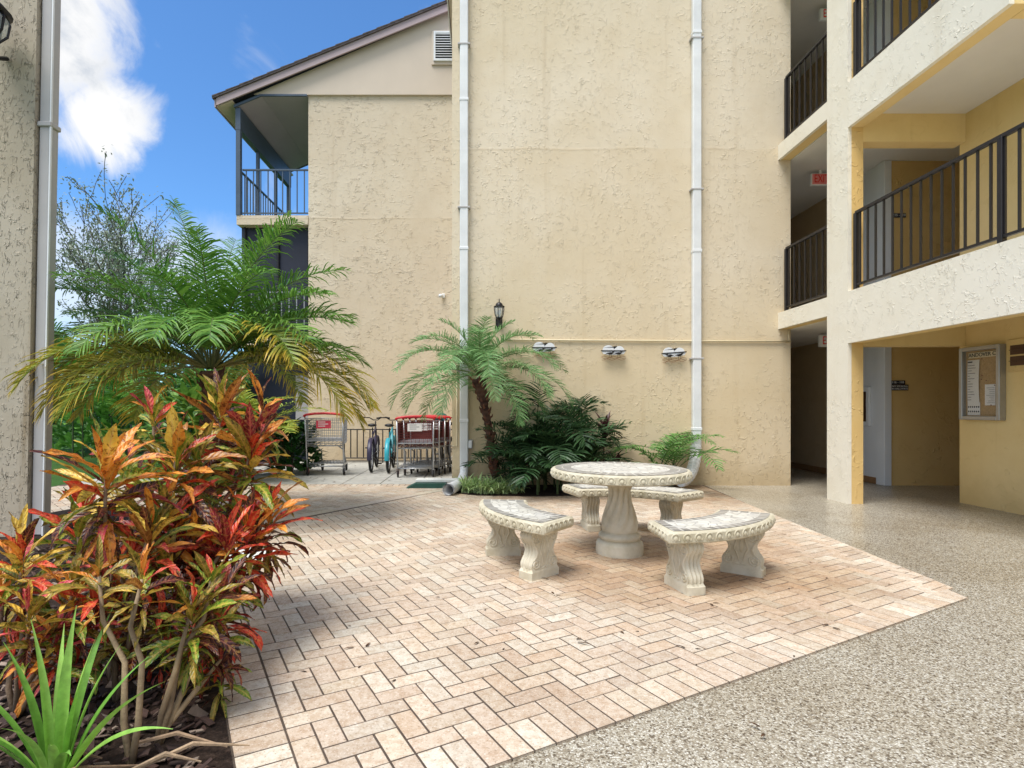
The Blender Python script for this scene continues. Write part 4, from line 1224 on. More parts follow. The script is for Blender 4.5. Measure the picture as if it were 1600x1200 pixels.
# ------------------------------------------------------------------ plants
def lerp(a, b, t): return tuple(x+(y-x)*t for x, y in zip(a, b))
def frond(b, base, az, el, L, droop, n=44, ll=.30, lw=.014, col0=(.05,.13,.03), col1=(.12,.22,.05), colr=(.20,.22,.08), vee=35, start=.16, seed=0, tipcol=None, sag=.5, rr=.008, twist=0):
    r = random.Random(seed)
    p = Vector(base); pts = [p.copy()]; N = 22; ds = []
    wob = r.uniform(-10, 10)
    for i in range(N):
        t = (i+.5)/N
        e = R(el - droop*t**1.4); a = R(az + wob*t)
        d = Vector((math.cos(e)*math.cos(a), math.cos(e)*math.sin(a), math.sin(e)))
        ds.append(d); p = p + d*(L/N); pts.append(p.copy())
    b.tube(pts, [rr*(1-.85*i/N) for i in range(N+1)], 5, colr, caps=False)
    for k in range(n):
        t = start + (1-start)*(k+.5)/n
        f = t*N; i = min(int(f), N-1); q = pts[i] + ds[i]*(L/N)*(f-i); d = ds[i]
        side = d.cross(Vector((0, 0, 1)))
        if side.length < .05: side = Vector((math.cos(R(az+90)), math.sin(R(az+90)), 0))
        side.normalize(); up = side.cross(d).normalized()
        prof = math.sin(PI*(.10+.86*((t-start)/(1-start))**.8))**.7
        for s in (-1, 1):
            if r.random() < .035: continue
            l = ll*prof*r.uniform(.72, 1.15)
            fw = .35+.6*t+r.uniform(-.12, .12)
            dd = (side*s + d*fw + up*math.sin(R(vee))*r.uniform(.1, 1.5)).normalized()
            w = lw*r.uniform(.8, 1.15)
            wv = d.cross(dd).normalized().cross(dd).normalized()
            wv = (wv + up*r.uniform(-.35, .35)).normalized()
            a0 = q; a1 = q + dd*l*.5 + Vector((0, 0, -sag*l*.12)); a2 = q + dd*l*.8 + Vector((0, 0, -sag*l*.34)); a3 = q + dd*l + Vector((0, 0, -sag*l*.62))
            m = r.random()
            c = lerp(col0, col1, m)
            ct = lerp(c, tipcol, r.uniform(.4, 1)*min(1, t*1.3)) if tipcol else lerp(c, col1, .4)
            vs = [a0-wv*w*.4, a0+wv*w*.4, a1-wv*w*.5, a1+wv*w*.5, a2-wv*w*.38, a2+wv*w*.38, a3]
            b.add(vs, [(0,1,3,2), (2,3,5,4), (4,5,6)], [c, c, lerp(c, ct, .35), lerp(c, ct, .35), lerp(c, ct, .75), lerp(c, ct, .75), ct])
def strap(b, base, az, el, L, w, droop, c0, c1, n=9, edge=None, fold=.25, roll=0):
    p = Vector(base); vs = []; cs = []; uv = []; fs = []
    for i in range(n+1):
        t = i/n
        e = R(el - droop*t**1.5); a = R(az)
        d = Vector((math.cos(e)*math.cos(a), math.cos(e)*math.sin(a), math.sin(e)))
        side = Vector((-math.sin(a), math.cos(a), 0)); up = side.cross(d); up = -up if up.z < 0 else up
        if roll: side = (side*math.cos(roll) + up*math.sin(roll)).normalized()
        ww = w*(.75+.5*math.sin(PI*min(t*1.1, 1)))*(1 - t**3.2)*.8 + .0008
        c = lerp(c0, c1, t); ce = edge or lerp(c, (c[0]*.8, c[1]*.85, c[2]*.8), .5)
        for s in (-1, 0, 1):
            vs.append(p + side*s*ww + up*abs(s)*ww*fold); cs.append(ce if s else c); uv.append((t, s))
        p = p + d*(L/n)
    for i in range(n):
        for k in range(2): fs.append((3*i+k, 3*i+k+1, 3*i+k+4, 3*i+k+3))
    b.add(vs, fs, cs, uv)
def palm_trunk(b, p0, p1, r0, r1, c=(.09, .045, .028), n=26, bulge=0):
    p0 = Vector(p0); p1 = Vector(p1); pts = []; rs = []; cs = []
    for i in range(n*2+1):
        t = i/(n*2); q = p0.lerp(p1, t) + Vector((.06*math.sin(t*PI)*(p1-p0).length*.3, 0, 0))
        pts.append(q); rs.append((r0+(r1-r0)*t)*(1.0 if i % 2 else .84) * (1 + bulge*max(0, t-.75)*4)); cs.append(lerp(c, (.16, .08, .05), rng.random()*.6))
    b.tube(pts, rs, 12, cs)
    # leaf-base stubs
    for i in range(int(n*6)):
        t = rng.random(); q = p0.lerp(p1, t) + Vector((.06*math.sin(t*PI)*(p1-p0).length*.3, 0, 0)); a = rng.uniform(0, 2*PI); r_ = (r0+(r1-r0)*t)*(1+bulge*max(0, t-.75)*4)
        o = Vector((math.cos(a), math.sin(a), 0))
        b.tube([q+o*r_*.7, q+o*(r_+.02)+Vector((0, 0, .025)), q+o*(r_+.032)+Vector((0, 0, .06))], [.02, .014, .004], 5, lerp((.07, .03, .02), (.22, .09, .05), rng.random()))

# --- large date palm on the left
PZ = 1.74
lpal = thing('palm_tree', 'large feathery palm with golden drooping fronds behind the crotons', 'palm', (-3.04, 6.3, .016))
b = MB(); palm_trunk(b, (-3.10, 6.35, 0), (-3.04, 6.3, PZ-.03), .10, .11, bulge=.25); b.build('trunk', M['trunk'], lpal)
cb = Vector((-3.04, 6.3, PZ))
b = MB()
G0, G1 = (.045, .16, .02), (.20, .38, .06)
Y0, Y1, YT = (.12, .19, .02), (.36, .36, .05), (.82, .48, .05)
fl_ = [(150, 84, 2.1, 26, 0), (20, 82, 2.0, 38, 0), (95, 78, 2.1, 44, 0), (-70, 78, 1.6, 50, 0), (200, 76, 2.1, 46, 0), (-20, 76, 1.95, 52, 0),
       (172, 68, 2.1, 58, 0), (155, 58, 2.1, 62, 0), (195, 52, 2.0, 66, 0), (8, 66, 1.95, 66, 0), (-18, 54, 1.75, 66, 0), (-5, 44, 1.75, 66, 0), (25, 52, 1.8, 70, 0), (45, 64, 1.8, 64, 0),
       (178, 44, 1.85, 56, .0), (165, 36, 1.9, 52, .1), (186, 32, 1.8, 54, .15), (150, 24, 2.0, 62, .2), (-30, 40, 1.75, 78, .1), (15, 34, 1.8, 76, .1), (-12, 28, 1.65, 60, .1),
       (200, 30, 1.85, 100, .9), (188, 24, 1.75, 96, 1.), (214, 20, 1.75, 96, 1.), (178, 16, 1.7, 88, 1.), (-4, 26, 2.1, 96, 1.), (-20, 20, 1.95, 92, 1.), (4, 14, 1.9, 86, .9), (222, 30, 1.9, 96, .5), (248, 44, 1.6, 100, .05), (275, 50, 1.5, 102, .0), (300, 48, 1.6, 100, .0), (325, 38, 1.8, 94, .3), (12, 20, 1.9, 84, .7),
       (60, 46, 1.8, 82, .1), (85, 54, 1.8, 78, 0), (120, 50, 1.9, 74, 0), (140, 38, 2.0, 74, .1), (70, 22, 1.8, 84, .5), (110, 24, 1.8, 84, .5), (215, 62, 1.7, 70, 0), (265, 70, 1.4, 70, 0), (318, 66, 1.6, 70, 0), (236, 14, 1.6, 84, .4), (150, 8, 1.8, 70, .9)]
for i, (az, el, L, dr, y) in enumerate(fl_):
    frond(b, cb + Vector((math.cos(R(az))*.05, math.sin(R(az))*.05, 0)), az, el, L, dr, 72, .47, .0175, lerp(G0, Y0, y), lerp(G1, Y1, y), lerp((.14, .16, .06), (.35, .28, .08), y), seed=i, tipcol=YT if y > .15 else None, sag=.7, rr=.012)
b.build('crown', M['frond'], lpal)
# --- pygmy palm by the wall
pp_ = thing('palm_tree', 'small pygmy date palm with a leaning brown trunk in front of the lantern', 'palm', (.17, 8.75, .02))
tp = Vector((wx(748, 8.6), 8.6, 1.80))
b = MB(); palm_trunk(b, (wx(776, 8.75), 8.75, 0), tp - Vector((0, 0, .05)), .058, .066, (.05, .022, .016), 24, bulge=.8); b.build('trunk', M['trunk'], pp_)
b = MB()
i = 0
for ring, (el, cnt, L, dr) in enumerate(((80, 4, 1.0, 60), (62, 7, 1.25, 88), (42, 9, 1.5, 96), (22, 9, 1.5, 92), (2, 7, 1.25, 80))):
    for k in range(cnt):
        az = 360*k/cnt + ring*23 + rng.uniform(-8, 8)
        frond(b, tp, az, el + rng.uniform(-7, 7), L*rng.uniform(1.0, 1.12), dr, 58, .30, .0115, (.07, .19, .05), (.24, .42, .16), (.16, .22, .08), seed=100+i, sag=.5, rr=.009); i += 1
b.build('crown', M['frond'], pp_)
# --- dark palm clump
def clump(name, label, cat, bases, nf, L, ll, lw, c0, c1, hgt, seed, tip=None, spread=(20, 75), dr=(55, 100), nl=20, grp=None, full=False, vee=20):
    r = random.Random(seed)
    t = thing(name, label, cat, (bases[0][0], bases[0][1], .02), grp)
    b = MB(); s = MB()
    for bi, (x, y) in enumerate(bases):
        h = hgt*(r.uniform(.25, 1.0) if full else r.uniform(.55, 1.0))
        top = Vector((x + r.uniform(-.1, .1), y + r.uniform(-.08, .08), h))
        s.tube([(x, y, 0), (x, y, h*.5), top], [.02, .016, .012], 6, (.06, .09, .03))
        for k in range(nf):
            az = 360*k/nf + r.uniform(-20, 20) + bi*31
            if 60 < az % 360 < 120: continue
            st = top - Vector((0, 0, h*(.8 if full else .45)*r.random()))
            frond(b, st, az, r.uniform(*spread), L*r.uniform(.75, 1.15), r.uniform(*dr), nl, ll, lw, c0, c1, (.05, .09, .03), seed=seed*100 + bi*20+k, tipcol=tip, sag=.45, vee=vee, rr=.006)
    s.build('stems', M['bark'], t); b.build('fronds', M['frond'], t)
    return t
DK0, DK1 = (.010, .034, .016), (.04, .11, .05)
clump('palm_bush', 'dense dark green clump of cascade palms against the front wall', 'palm bush', [(.42, 8.75), (.65, 9.0), (.85, 8.6), (1.0, 8.95), (1.2, 8.7), (1.45, 9.0), (1.6, 8.75), (.55, 8.45), (1.1, 8.35), (1.75, 9.0), (.95, 8.75), (1.3, 8.5), (.8, 9.1), (1.15, 9.1), (1.55, 8.4), (.8, 8.3)], 11, .80, .34, .024, (.009, .028, .010), (.055, .125, .045), 1.36, 3, nl=17, full=True, vee=34)
clump('palm_bush', 'small open palm with arching green fronds beside the right downspout', 'palm bush', [(3.0, 8.95), (2.85, 8.85)], 9, 1.18, .30, .020, (.05, .14, .03), (.16, .34, .08), .55, 5, spread=(35, 78), dr=(60, 105), nl=24)
clump('palm_bush', 'yellow-green areca palm behind the big palm, beside the single cart', 'palm bush', [(-4.3, 10.2), (-4.05, 9.9), (-4.5, 9.9)], 9, 1.3, .34, .024, (.14, .26, .03), (.36, .42, .06), 1.3, 8, tip=(.5, .45, .05), spread=(30, 80), dr=(50, 95), nl=28)
clump('palm_bush', 'bright green bamboo palm far behind the left pier', 'palm bush', [(-9.6, 13.5), (-9.1, 13.8), (-8.6, 13.4), (-10.2, 14), (-8.1, 14)], 11, 1.6, .4, .03, (.06, .2, .02), (.2, .42, .06), 2.6, 9, spread=(25, 80), dr=(50, 95), nl=26)
# ti plants
def ti(x, y, h, label, seed, c0=(.025, .008, .010), c1=(.085, .025, .028), n=14, L=.42):
    r = random.Random(seed); t = thing('ti_plant', label, 'plant', (x, y, .02), 'dark red ti plants'); b = MB()
    MB().tube([(x, y, 0), (x+.02, y, h)], .012, 6, (.10, .07, .05)).build('stem', M['bark'], t)
    for k in range(n):
        strap(b, (x+.02, y, h - .12*k/n), k*137.5, 80 - 70*k/n, L*r.uniform(.8, 1.1), .045, r.uniform(20, 60), lerp(c0, c1, r.random()), lerp(c0, c1, r.random()))
    b.build('leaves', M['leaf'], t)
ti(wx(942, 8.55), 8.55, .92, 'dark red ti plant rising from the right of the palm clump', 1)
ti(wx(962, 8.45), 8.55, .42, 'low dark red ti plant just behind the table top', 2, n=10, L=.3)
ti(wx(1010, 8.4), 8.6, .12, 'tiny red-leaved ti plant under the table edge', 3, (.2, .01, .01), (.4, .03, .03), 8, .2)
# variegated border grass
b = MB(); r = random.Random(11)
for k in range(420):
    x = r.uniform(-.30, .52); y = 8.42 + r.uniform(0, .34) + abs(x)*.1 - (0 if x < -.05 else .12)
    strap(b, (x, y, .02), r.uniform(0, 360), r.uniform(35, 85), r.uniform(.22, .36), .019, r.uniform(60, 130), (.09, .24, .04), (.22, .46, .09), 6, edge=(.66, .74, .40))
tag(b.build('border_grass', M['leaf']), 'variegated green and cream border grass at the foot of the palm', 'border grass', kind='stuff')

# --- crotons
def croton_leaf(b, p, az, el, L, Wd, droop, cbase, cvein, r, n=8):
    p = Vector(p); vs = []; cs = []; uv = []; fs = []
    azr = R(az); tw = r.uniform(-1.3, 1.3); ph = r.uniform(0, 6)
    for i in range(n+1):
        t = i/n
        e = R(el - droop*t**1.3)
        d = Vector((math.cos(e)*math.cos(azr), math.cos(e)*math.sin(azr), math.sin(e)))
        side = Vector((-math.sin(azr), math.cos(azr), 0)); up = d.cross(side)
        s2_ = (side*math.cos(tw*t) + up*math.sin(tw*t)).normalized(); u2 = d.cross(s2_)
        if t < .10: w = Wd*.08
        else:
            q = (t-.10)/.90; w = Wd*(.12 + 1.0*math.sin(PI*q**.85)**.75)*(1-.15*q) if q < 1 else .0
            w = max(w, .0006)
        if i == n: w = .0006
        for k, s in enumerate((-1, -.5, 0, .5, 1)):
            wavy = .22*Wd*math.sin(t*16 + ph + s*1.5)*abs(s)
            jag = 1 + (.18*math.sin(t*37+ph) if abs(s) == 1 else 0)
            vs.append(p + s2_*s*w*jag + u2*(abs(s)*w*.38 + wavy))
            m = r.random()
            c = lerp(cbase, cvein, .75 if s == 0 else m*.45)
            f = .8+.4*r.random()
            cs.append((c[0]*f, c[1]*f, c[2]*f)); uv.append((t, s))
        p = p + d*(L/n)
    for i in range(n):
        for k in range(4): fs.append((5*i+k, 5*i+k+1, 5*i+k+6, 5*i+k+5))
    b.add(vs, fs, cs, uv)
RED = ((.66, .03, .02), (.85, .14, .06)); ORA = ((.74, .20, .025), (.90, .48, .07)); YEL = ((.80, .50, .05), (.90, .74, .18)); GRN = ((.05, .19, .015), (.55, .55, .06))
DRK = ((.022, .010, .010), (.20, .03, .03)); OLV = ((.16, .15, .02), (.55, .40, .05)); MAR = ((.18, .012, .018), (.50, .04, .05)); BRN = ((.26, .09, .02), (.60, .26, .05)); PNK = ((.62, .03, .08), (.85, .18, .18))
def pick(r, w):
    s = sum(q for _, q in w); x = r.random()*s
    for c, q in w:
        x -= q
        if x <= 0: return c
    return w[-1][0]
def rosette(b, cen, n, L, upper, lower, r, wd=.082, span=.32):
    n = int(n*2.4); L = L*.76; cen = Vector(cen); off = r.uniform(0, 360)
    for i in range(n):
        t = i/(n-1)
        el = 78 - 118*t**.85 + r.uniform(-24, 24)
        pal = pick(r, upper if t < .5 else lower)
        k = r.uniform(.7, 1.25)
        l = L*(.65+.45*math.sin(PI*min(1, .25+t*.75)))*k
        croton_leaf(b, cen - Vector((0, 0, span*t*L/.28)), off + i*137.5 + r.uniform(-15, 15), el, l, l*wd*r.uniform(.85, 1.2), r.uniform(15, 120)*(.45+.55*t), pal[0], pal[1], r)
def croton(label, base, rs, seed, stemc=(.30, .20, .12)):
    r = random.Random(seed)
    t = thing('croton_shrub', label, 'shrub', (base[0], base[1], .016), 'croton shrubs in the left bed')
    st = MB(); lf = MB()
    B0 = Vector((base[0], base[1], 0))
    for (px, py, D, n, L, up, lo) in rs:
        c = P(px, py, D)
        mid = B0.lerp(c, .45) + Vector((r.uniform(-.04, .04), r.uniform(-.04, .04), .06)); mid.z = max(mid.z, .12)
        m1 = B0.lerp(c, .2) + Vector((r.uniform(-.02, .02), 0, .02))
        st.tube([B0, m1, mid, B0.lerp(c, .75) + Vector((r.uniform(-.03, .03), r.uniform(-.03, .03), 0)), c], [.0135, .012, .0105, .009, .006], 7, [lerp(stemc, (.16, .11, .07), r.random()) for _ in range(5)])
        rosette(lf, c, n, L, up, lo, r)
    st.build('stems', M['bark'], t, True)
    lf.build('leaves', M['croton'], t, True)
U1 = [(YEL, 5), (ORA, 4), (RED, 2), (PNK, 1), (DRK, 1), (GRN, 2)]; U2 = [(ORA, 4), (BRN, 2), (RED, 2), (YEL, 3), (MAR, 1), (OLV, 3), (DRK, 2), (GRN, 2)]; U3 = [(RED, 4), (MAR, 2), (ORA, 2), (PNK, 2), (OLV, 1), (DRK, 2), (GRN, 1)]
Lo1 = [(RED, 4), (DRK, 6), (GRN, 5), (MAR, 2), (PNK, 1), (OLV, 2), (ORA, 2)]; Lo2 = [(DRK, 7), (MAR, 3), (RED, 2), (OLV, 2), (GRN, 4)]; Lo3 = [(GRN, 4), (OLV, 3), (DRK, 2), (RED, 1)]
croton('tall croton with a red and yellow leaf rosette beside the pier', (-1.60, 2.45), [(165, 735, 2.45, 24, .34, U1, Lo1), (235, 830, 2.5, 18, .28, U2, Lo3)], 21)
croton('croton with bronze-orange leaves, highest at the top of the bed', (-1.72, 3.35), [(392, 700, 3.25, 26, .38, U2, Lo2), (345, 640, 3.4, 22, .36, U2, Lo2), (330, 770, 3.3, 18, .30, [(OLV, 3), (GRN, 2), (ORA, 1)], Lo2), (410, 640, 3.4, 14, .30, U2, Lo2)], 22)
croton('croton with crimson leaves hanging over the brick edge', (-1.45, 2.95), [(385, 830, 2.95, 26, .32, U3, Lo1), (330, 880, 2.85, 20, .30, U3, Lo1), (420, 800, 3.1, 18, .30, [(ORA, 3), (BRN, 3), (RED, 2)], Lo2)], 23)
croton('croton with orange and dark maroon leaves in the middle of the bed', (-1.80, 2.85), [(275, 715, 2.85, 22, .34, U2, Lo2), (262, 800, 2.75, 22, .32, U2, Lo1), (205, 765, 2.9, 16, .28, [(OLV, 3), (YEL, 2), (GRN, 2)], Lo3), (300, 850, 2.8, 18, .28, U3, Lo2), (240, 650, 3.1, 14, .30, U1, Lo2), (310, 720, 3.0, 14, .30, [(OLV, 3), (GRN, 1)], Lo3)], 24)
croton('low croton with pink and gold leaves at the left picture edge', (-1.95, 2.35), [(35, 870, 2.35, 18, .26, U1, Lo1), (45, 955, 2.2, 18, .24, [(YEL, 3), (OLV, 2), (PNK, 1)], Lo1), (115, 925, 2.35, 16, .24, [(OLV, 3), (YEL, 2), (ORA, 2)], Lo3), (85, 1000, 2.25, 14, .22, [(PNK, 2), (ORA, 2), (OLV, 2)], Lo1), (150, 960, 2.4, 14, .24, [(MAR, 2), (RED, 2), (YEL, 1)], Lo2), (5, 920, 2.4, 12, .24, U1, Lo3)], 25)
croton('croton with yellow-spotted green leaves near the bricks', (-1.24, 2.14), [(300, 950, 2.3, 18, .26, Lo3, Lo3), (330, 905, 2.4, 12, .22, Lo3, Lo1), (338, 975, 2.45, 14, .24, Lo3, Lo2), (345, 1030, 2.4, 9, .20, Lo2, Lo3)], 26, (.38, .27, .15))
croton('sparse bare-stemmed croton in the foreground, closest to the viewer', (-1.27, 2.03), [(222, 905, 2.15, 9, .20, U2, U2), (155, 900, 2.15, 8, .20, [(OLV, 2), (ORA, 1)], U2)], 27, (.40, .29, .17))
croton('low bushy croton filling the middle ground with dark leaves', (-1.75, 2.65), [(180, 880, 2.65, 18, .26, U3, Lo2), (260, 900, 2.6, 18, .25, [(OLV, 2), (DRK, 2), (MAR, 2), (GRN, 2)], Lo2), (345, 935, 2.6, 18, .26, [(DRK, 3), (GRN, 2), (MAR, 2)], Lo2), (120, 830, 2.8, 16, .28, [(GRN, 2), (OLV, 2), (RED, 1)], Lo3), (215, 960, 2.5, 14, .22, [(DRK, 2), (MAR, 2), (OLV, 1)], Lo2), (355, 850, 2.75, 14, .26, [(MAR, 2), (RED, 2)], Lo1), (250, 985, 2.6, 12, .22, Lo2, Lo2), (190, 930, 2.7, 14, .24, [(ORA, 2), (RED, 2), (OLV, 1)], Lo2), (300, 1010, 2.5, 10, .20, Lo2, Lo3)], 28)
croton('shadowed croton behind the others, against the far bricks', (-2.15, 3.5), [(200, 720, 3.5, 14, .32, [(OLV, 2), (GRN, 2), (MAR, 2)], Lo2), (300, 790, 3.5, 16, .34, [(DRK, 2), (MAR, 2), (OLV, 2)], Lo2), (130, 790, 3.4, 14, .3, [(RED, 2), (OLV, 2)], Lo2), (360, 740, 3.6, 14, .34, [(MAR, 2), (DRK, 2)], Lo2)], 29)
# spiky strap-leaved plant
sp = thing('spider_lily', 'bright green strap-leaved plant in the bottom left corner', 'plant', (wx(80, 1.95), 1.95, .016))
b = MB(); bx = wx(85, 1.92); r = random.Random(5)
for (az, el, L, dr) in ((95, 86, .56, 14), (150, 80, .54, 20), (60, 78, .55, 16), (30, 72, .56, 20), (15, 62, .58, 26), (0, 52, .62, 32), (-12, 40, .66, 40), (165, 70, .5, 30), (185, 62, .52, 36), (200, 50, .5, 45), (120, 75, .5, 20), (-40, 55, .42, 50), (230, 60, .42, 40), (270, 70, .36, 40), (310, 62, .4, 45), (175, 40, .5, 55), (20, 80, .45, 12), (80, 68, .55, 22)):
    k = r.random(); strap(b, (bx + math.cos(R(az))*.03, 1.92 + math.sin(R(az))*.03, .02), az + r.uniform(-6, 6), min(86, el*1.0+6), L*(.84 if math.cos(R(az)) > .5 else 1.02), r.uniform(.015, .020), dr*1.15, lerp((.12, .30, .03), (.24, .46, .05), k), lerp((.22, .50, .08), (.42, .68, .14), k), 14, edge=lerp((.16, .38, .05), (.36, .62, .12), k), fold=.45, roll=r.uniform(-.5, .5))
b.build('leaves', M['leaf'], sp, True)
# broadleaf shrub by the single cart
def bush(label, c, rad, n, L, c0, c1, seed, name='green_shrub', grp=None):
    r = random.Random(seed); t = thing(name, label, 'shrub', (c[0], c[1], .0), grp); b = MB()
    for k in range(n):
        a = r.uniform(0, 2*PI); h = r.random(); rr_ = rad[0]*math.sqrt(r.random())*(1-.35*h)
        p = Vector((c[0]+math.cos(a)*rr_, c[1]+math.sin(a)*rr_*.8, .06+rad[1]*h*(1-.25*(rr_/rad[0])**2)))
        strap(b, p, math.degrees(a)+r.uniform(-60, 60), r.uniform(0, 65), L*r.uniform(.7, 1.2), L*.22, r.uniform(20, 80), lerp(c0, c1, r.random()), lerp(c0, c1, r.random()), 4)
    b.build('leaves', M['leaf'], t)
    s = MB()
    for k in range(7): s.tube([(c[0], c[1], 0), (c[0]+r.uniform(-.4, .4)*rad[0], c[1]+r.uniform(-.3, .3)*rad[0], rad[1]*.8)], [.015, .006], 5, (.12, .08, .05))
    s.build('stems', M['bark'], t)
bush('dark glossy broadleaf shrub left of the single cart', (-3.75, 11.0), (.62, .95), 420, .26, (.008, .035, .010), (.05, .17, .03), 31)
bush('low green shrub at the edge of the lawn behind the crotons', (-5.0, 10.4), (.6, .75), 260, .24, (.02, .08, .015), (.10, .28, .05), 32)
bush('leafy hedge clump at the far side of the lawn', (-11.5, 17), (2.6, 2.0), 1500, .36, (.06, .20, .03), (.22, .46, .09), 33)
bush('bushy green hedge below the balconies', (-7.2, 17.5), (1.8, 1.9), 900, .34, (.06, .18, .03), (.20, .42, .08), 34)
tl = MB(); r = random.Random(55)
for k in range(9000):
    a = r.uniform(-70, 2); d = r.uniform(42, 50); hgt = (5.0 + 1.6*math.sin(a*.35) + 1.1*math.sin(a*.9+1) + .6*math.sin(a*2.3))*(r.random()**.6)
    c = Vector((a, d, hgt)); u = Vector((r.uniform(-1, 1), r.uniform(-.6, .6), r.uniform(-1, .8))).normalized(); v = u.orthogonal().normalized(); l = r.uniform(.5, 1.1)
    tl.add([c-u*l*.5, c+v*l*.3, c+u*l*.5, c-v*l*.3], [(0, 1, 2, 3)], lerp((.02, .07, .015), (.10, .22, .05), r.random()))
tl.box(-72, 4, 47, 48, -.1, 2.6, (.015, .04, .01))
tag(tl.build('far_treeline', M['leaf']), 'distant green line of trees beyond the lawn', 'treeline', kind='stuff')
bush('bright leafy shrub directly behind the trunk of the big palm', (-4.9, 9.6), (.9, 1.5), 620, .30, (.06, .18, .03), (.26, .42, .07), 35)
bush('pale green shrub between the big palm and the balcony wing', (-6.3, 13.2), (1.2, 2.2), 800, .34, (.06, .18, .03), (.22, .44, .09), 36)
# background tree, open small-leaved crown
tr = thing('background_tree', 'tall thin-leaved tree against the sky behind the palm', 'tree', (-12.6, 22, 0))
st = MB(); lf = MB(); r = random.Random(77)
def grow(p, d, L, rad, depth):
    pts = [p]; q = p.copy()
    for k in range(4):
        d = (d + Vector((r.uniform(-.16, .16), r.uniform(-.16, .16), r.uniform(-.02, .12)))).normalized(); q = q + d*(L/4); pts.append(q.copy())
    st.tube(pts, [max(rad*(1-.12*k), .010) for k in range(5)], 5, (.12, .10, .08), caps=False)
    if depth <= 1:
        for k in range(20):
            c = pts[r.randint(1, 4)] + Vector((r.gauss(0, .11), r.gauss(0, .11), r.gauss(0, .11)))
            u = Vector((r.uniform(-1, 1), r.uniform(-1, 1), r.uniform(-1, .5))).normalized(); v = u.orthogonal().normalized()
            l = r.uniform(.08, .16); cc = lerp((.14, .18, .11), (.34, .40, .28), r.random())
            lf.add([c, c+u*l*.5+v*l*.22, c+u*l, c+u*l*.5-v*l*.22], [(0, 1, 2, 3)], cc)
    if depth == 0: return
    for k in range(3 if depth > 1 else 4):
        nd = (d + Vector((r.uniform(-.75, .75), r.uniform(-.75, .75), r.uniform(-.15, .55)))).normalized()
        grow(pts[r.randint(2, 4)], nd, L*r.uniform(.58, .82), rad*.55, depth-1)
for k in range(5):
    a = 2*PI*k/5
    grow(Vector((-14.6 + k*.22, 22, 0)), Vector((math.cos(a)*.30, math.sin(a)*.3, 1)).normalized(), 3.05 + r.uniform(-.4, .6), .06, 4)
st.build('trunk', M['bark'], tr); lf.build('crown', M['leaf'], tr)

# ------------------------------------------------------------------ mulch, twigs, litter
b = MB(); r = random.Random(3)
bed = [(-.78, 1.56), (-1.25, 2.58), (-2.80, 5.45), (-4.5, 5.6), (-4.2, 1.0), (-.9, .8)]
def inside(x, y): return len(clip([(x-.001, y-.001), (x+.001, y-.001), (x+.001, y+.001), (x-.001, y+.001)], bed)) > 2
bed = bed if area2(bed) > 0 else bed[::-1]
n = 0
while n < 5200:
    y = 1.3 + 4*r.random()**2; x = r.uniform(-4.0, -.75)
    if not inside(x, y): continue
    n += 1
    l = r.uniform(.02, .075); w = l*r.uniform(.2, .55); h = r.uniform(.003, .009)
    E = Matrix.Translation((x, y, .018 + r.uniform(0, .022))) @ Matrix.Rotation(r.uniform(0, PI), 4, 'Z') @ Matrix.Rotation(r.gauss(0, .35), 4, 'X') @ Matrix.Rotation(r.gauss(0, .25), 4, 'Y')
    s0 = len(b.v); k = r.random()
    c = lerp((.025, .013, .010), (.11, .06, .045), k) if r.random() < .8 else lerp((.16, .11, .08), (.34, .26, .20), k)
    b.box(-l/2, l/2, -w/2, w/2, -h/2, h/2, c); 
    for q in range(s0, len(b.v)): b.v[q] = (b.v[q][0]*(1+r.uniform(-.25, .25)), b.v[q][1]*(1+r.uniform(-.3, .3)), b.v[q][2])
    b.xf(E, s0)
tag(b.build('bark_mulch', M['chip']), 'dark brown bark chips covering the left planting bed', 'mulch', kind='stuff')
b = MB()
for k in range(14):
    x = r.uniform(-1.75, -.95); y = 1.62 + r.uniform(0, .5)
    if not inside(x, y): continue
    a = r.uniform(-.6, .6); l = r.uniform(.15, .4)
    b.tube([(x, y, .05), (x+math.cos(a)*l*.5, y+math.sin(a)*l*.5, .07+r.uniform(0, .03)), (x+math.cos(a)*l, y+math.sin(a)*l, .045)], [.006, .008, .003], 5, lerp((.25, .15, .09), (.45, .32, .2), r.random()))
tag(b.build('fallen_stalks', M['chip']), 'dry tan palm stalks lying on the mulch', 'dry stalks', kind='stuff')
b = MB()
spots = [(1285, 905), (425, 868), (900, 1003), (1120, 950), (845, 905), (1180, 900), (1265, 868), (1300, 985), (1210, 1148), (700, 940), (1225, 840), (640, 765), (560, 742), (590, 745), (530, 742), (980, 985), (1060, 1010), (750, 1010), (1350, 850), (1450, 900), (560, 1010), (870, 930)]
for px, py in spots:
    for j in range(r.choice((1, 1, 1, 2))):
        D = F*H/(py-CY); x = wx(px, D) + r.uniform(-.06, .06); y = D + r.uniform(-.06, .06)
        strap(b, (x, y, .016), r.uniform(0, 360), 10, r.uniform(.03, .075), .006, 25, (.05, .025, .015), (.16, .08, .04), 4)
for k in range(90):
    x = r.uniform(-1.0, 3.4); y = r.uniform(2.4, 8)
    strap(b, (x, y, .014), r.uniform(0, 360), 8, r.uniform(.012, .035), .004, 15, (.04, .02, .012), (.12, .07, .04), 3)
for k in range(40):
    x = r.uniform(-3.2, -.7); y = r.uniform(9.6, 12.5)
    strap(b, (x, y, .02), r.uniform(0, 360), 8, r.uniform(.03, .10), .012, 15, (.04, .02, .012), (.10, .06, .04), 3)
tag(b.build('leaf_litter', M['leaf']), 'scattered small brown leaves on the bricks and concrete', 'leaf litter', kind='stuff')
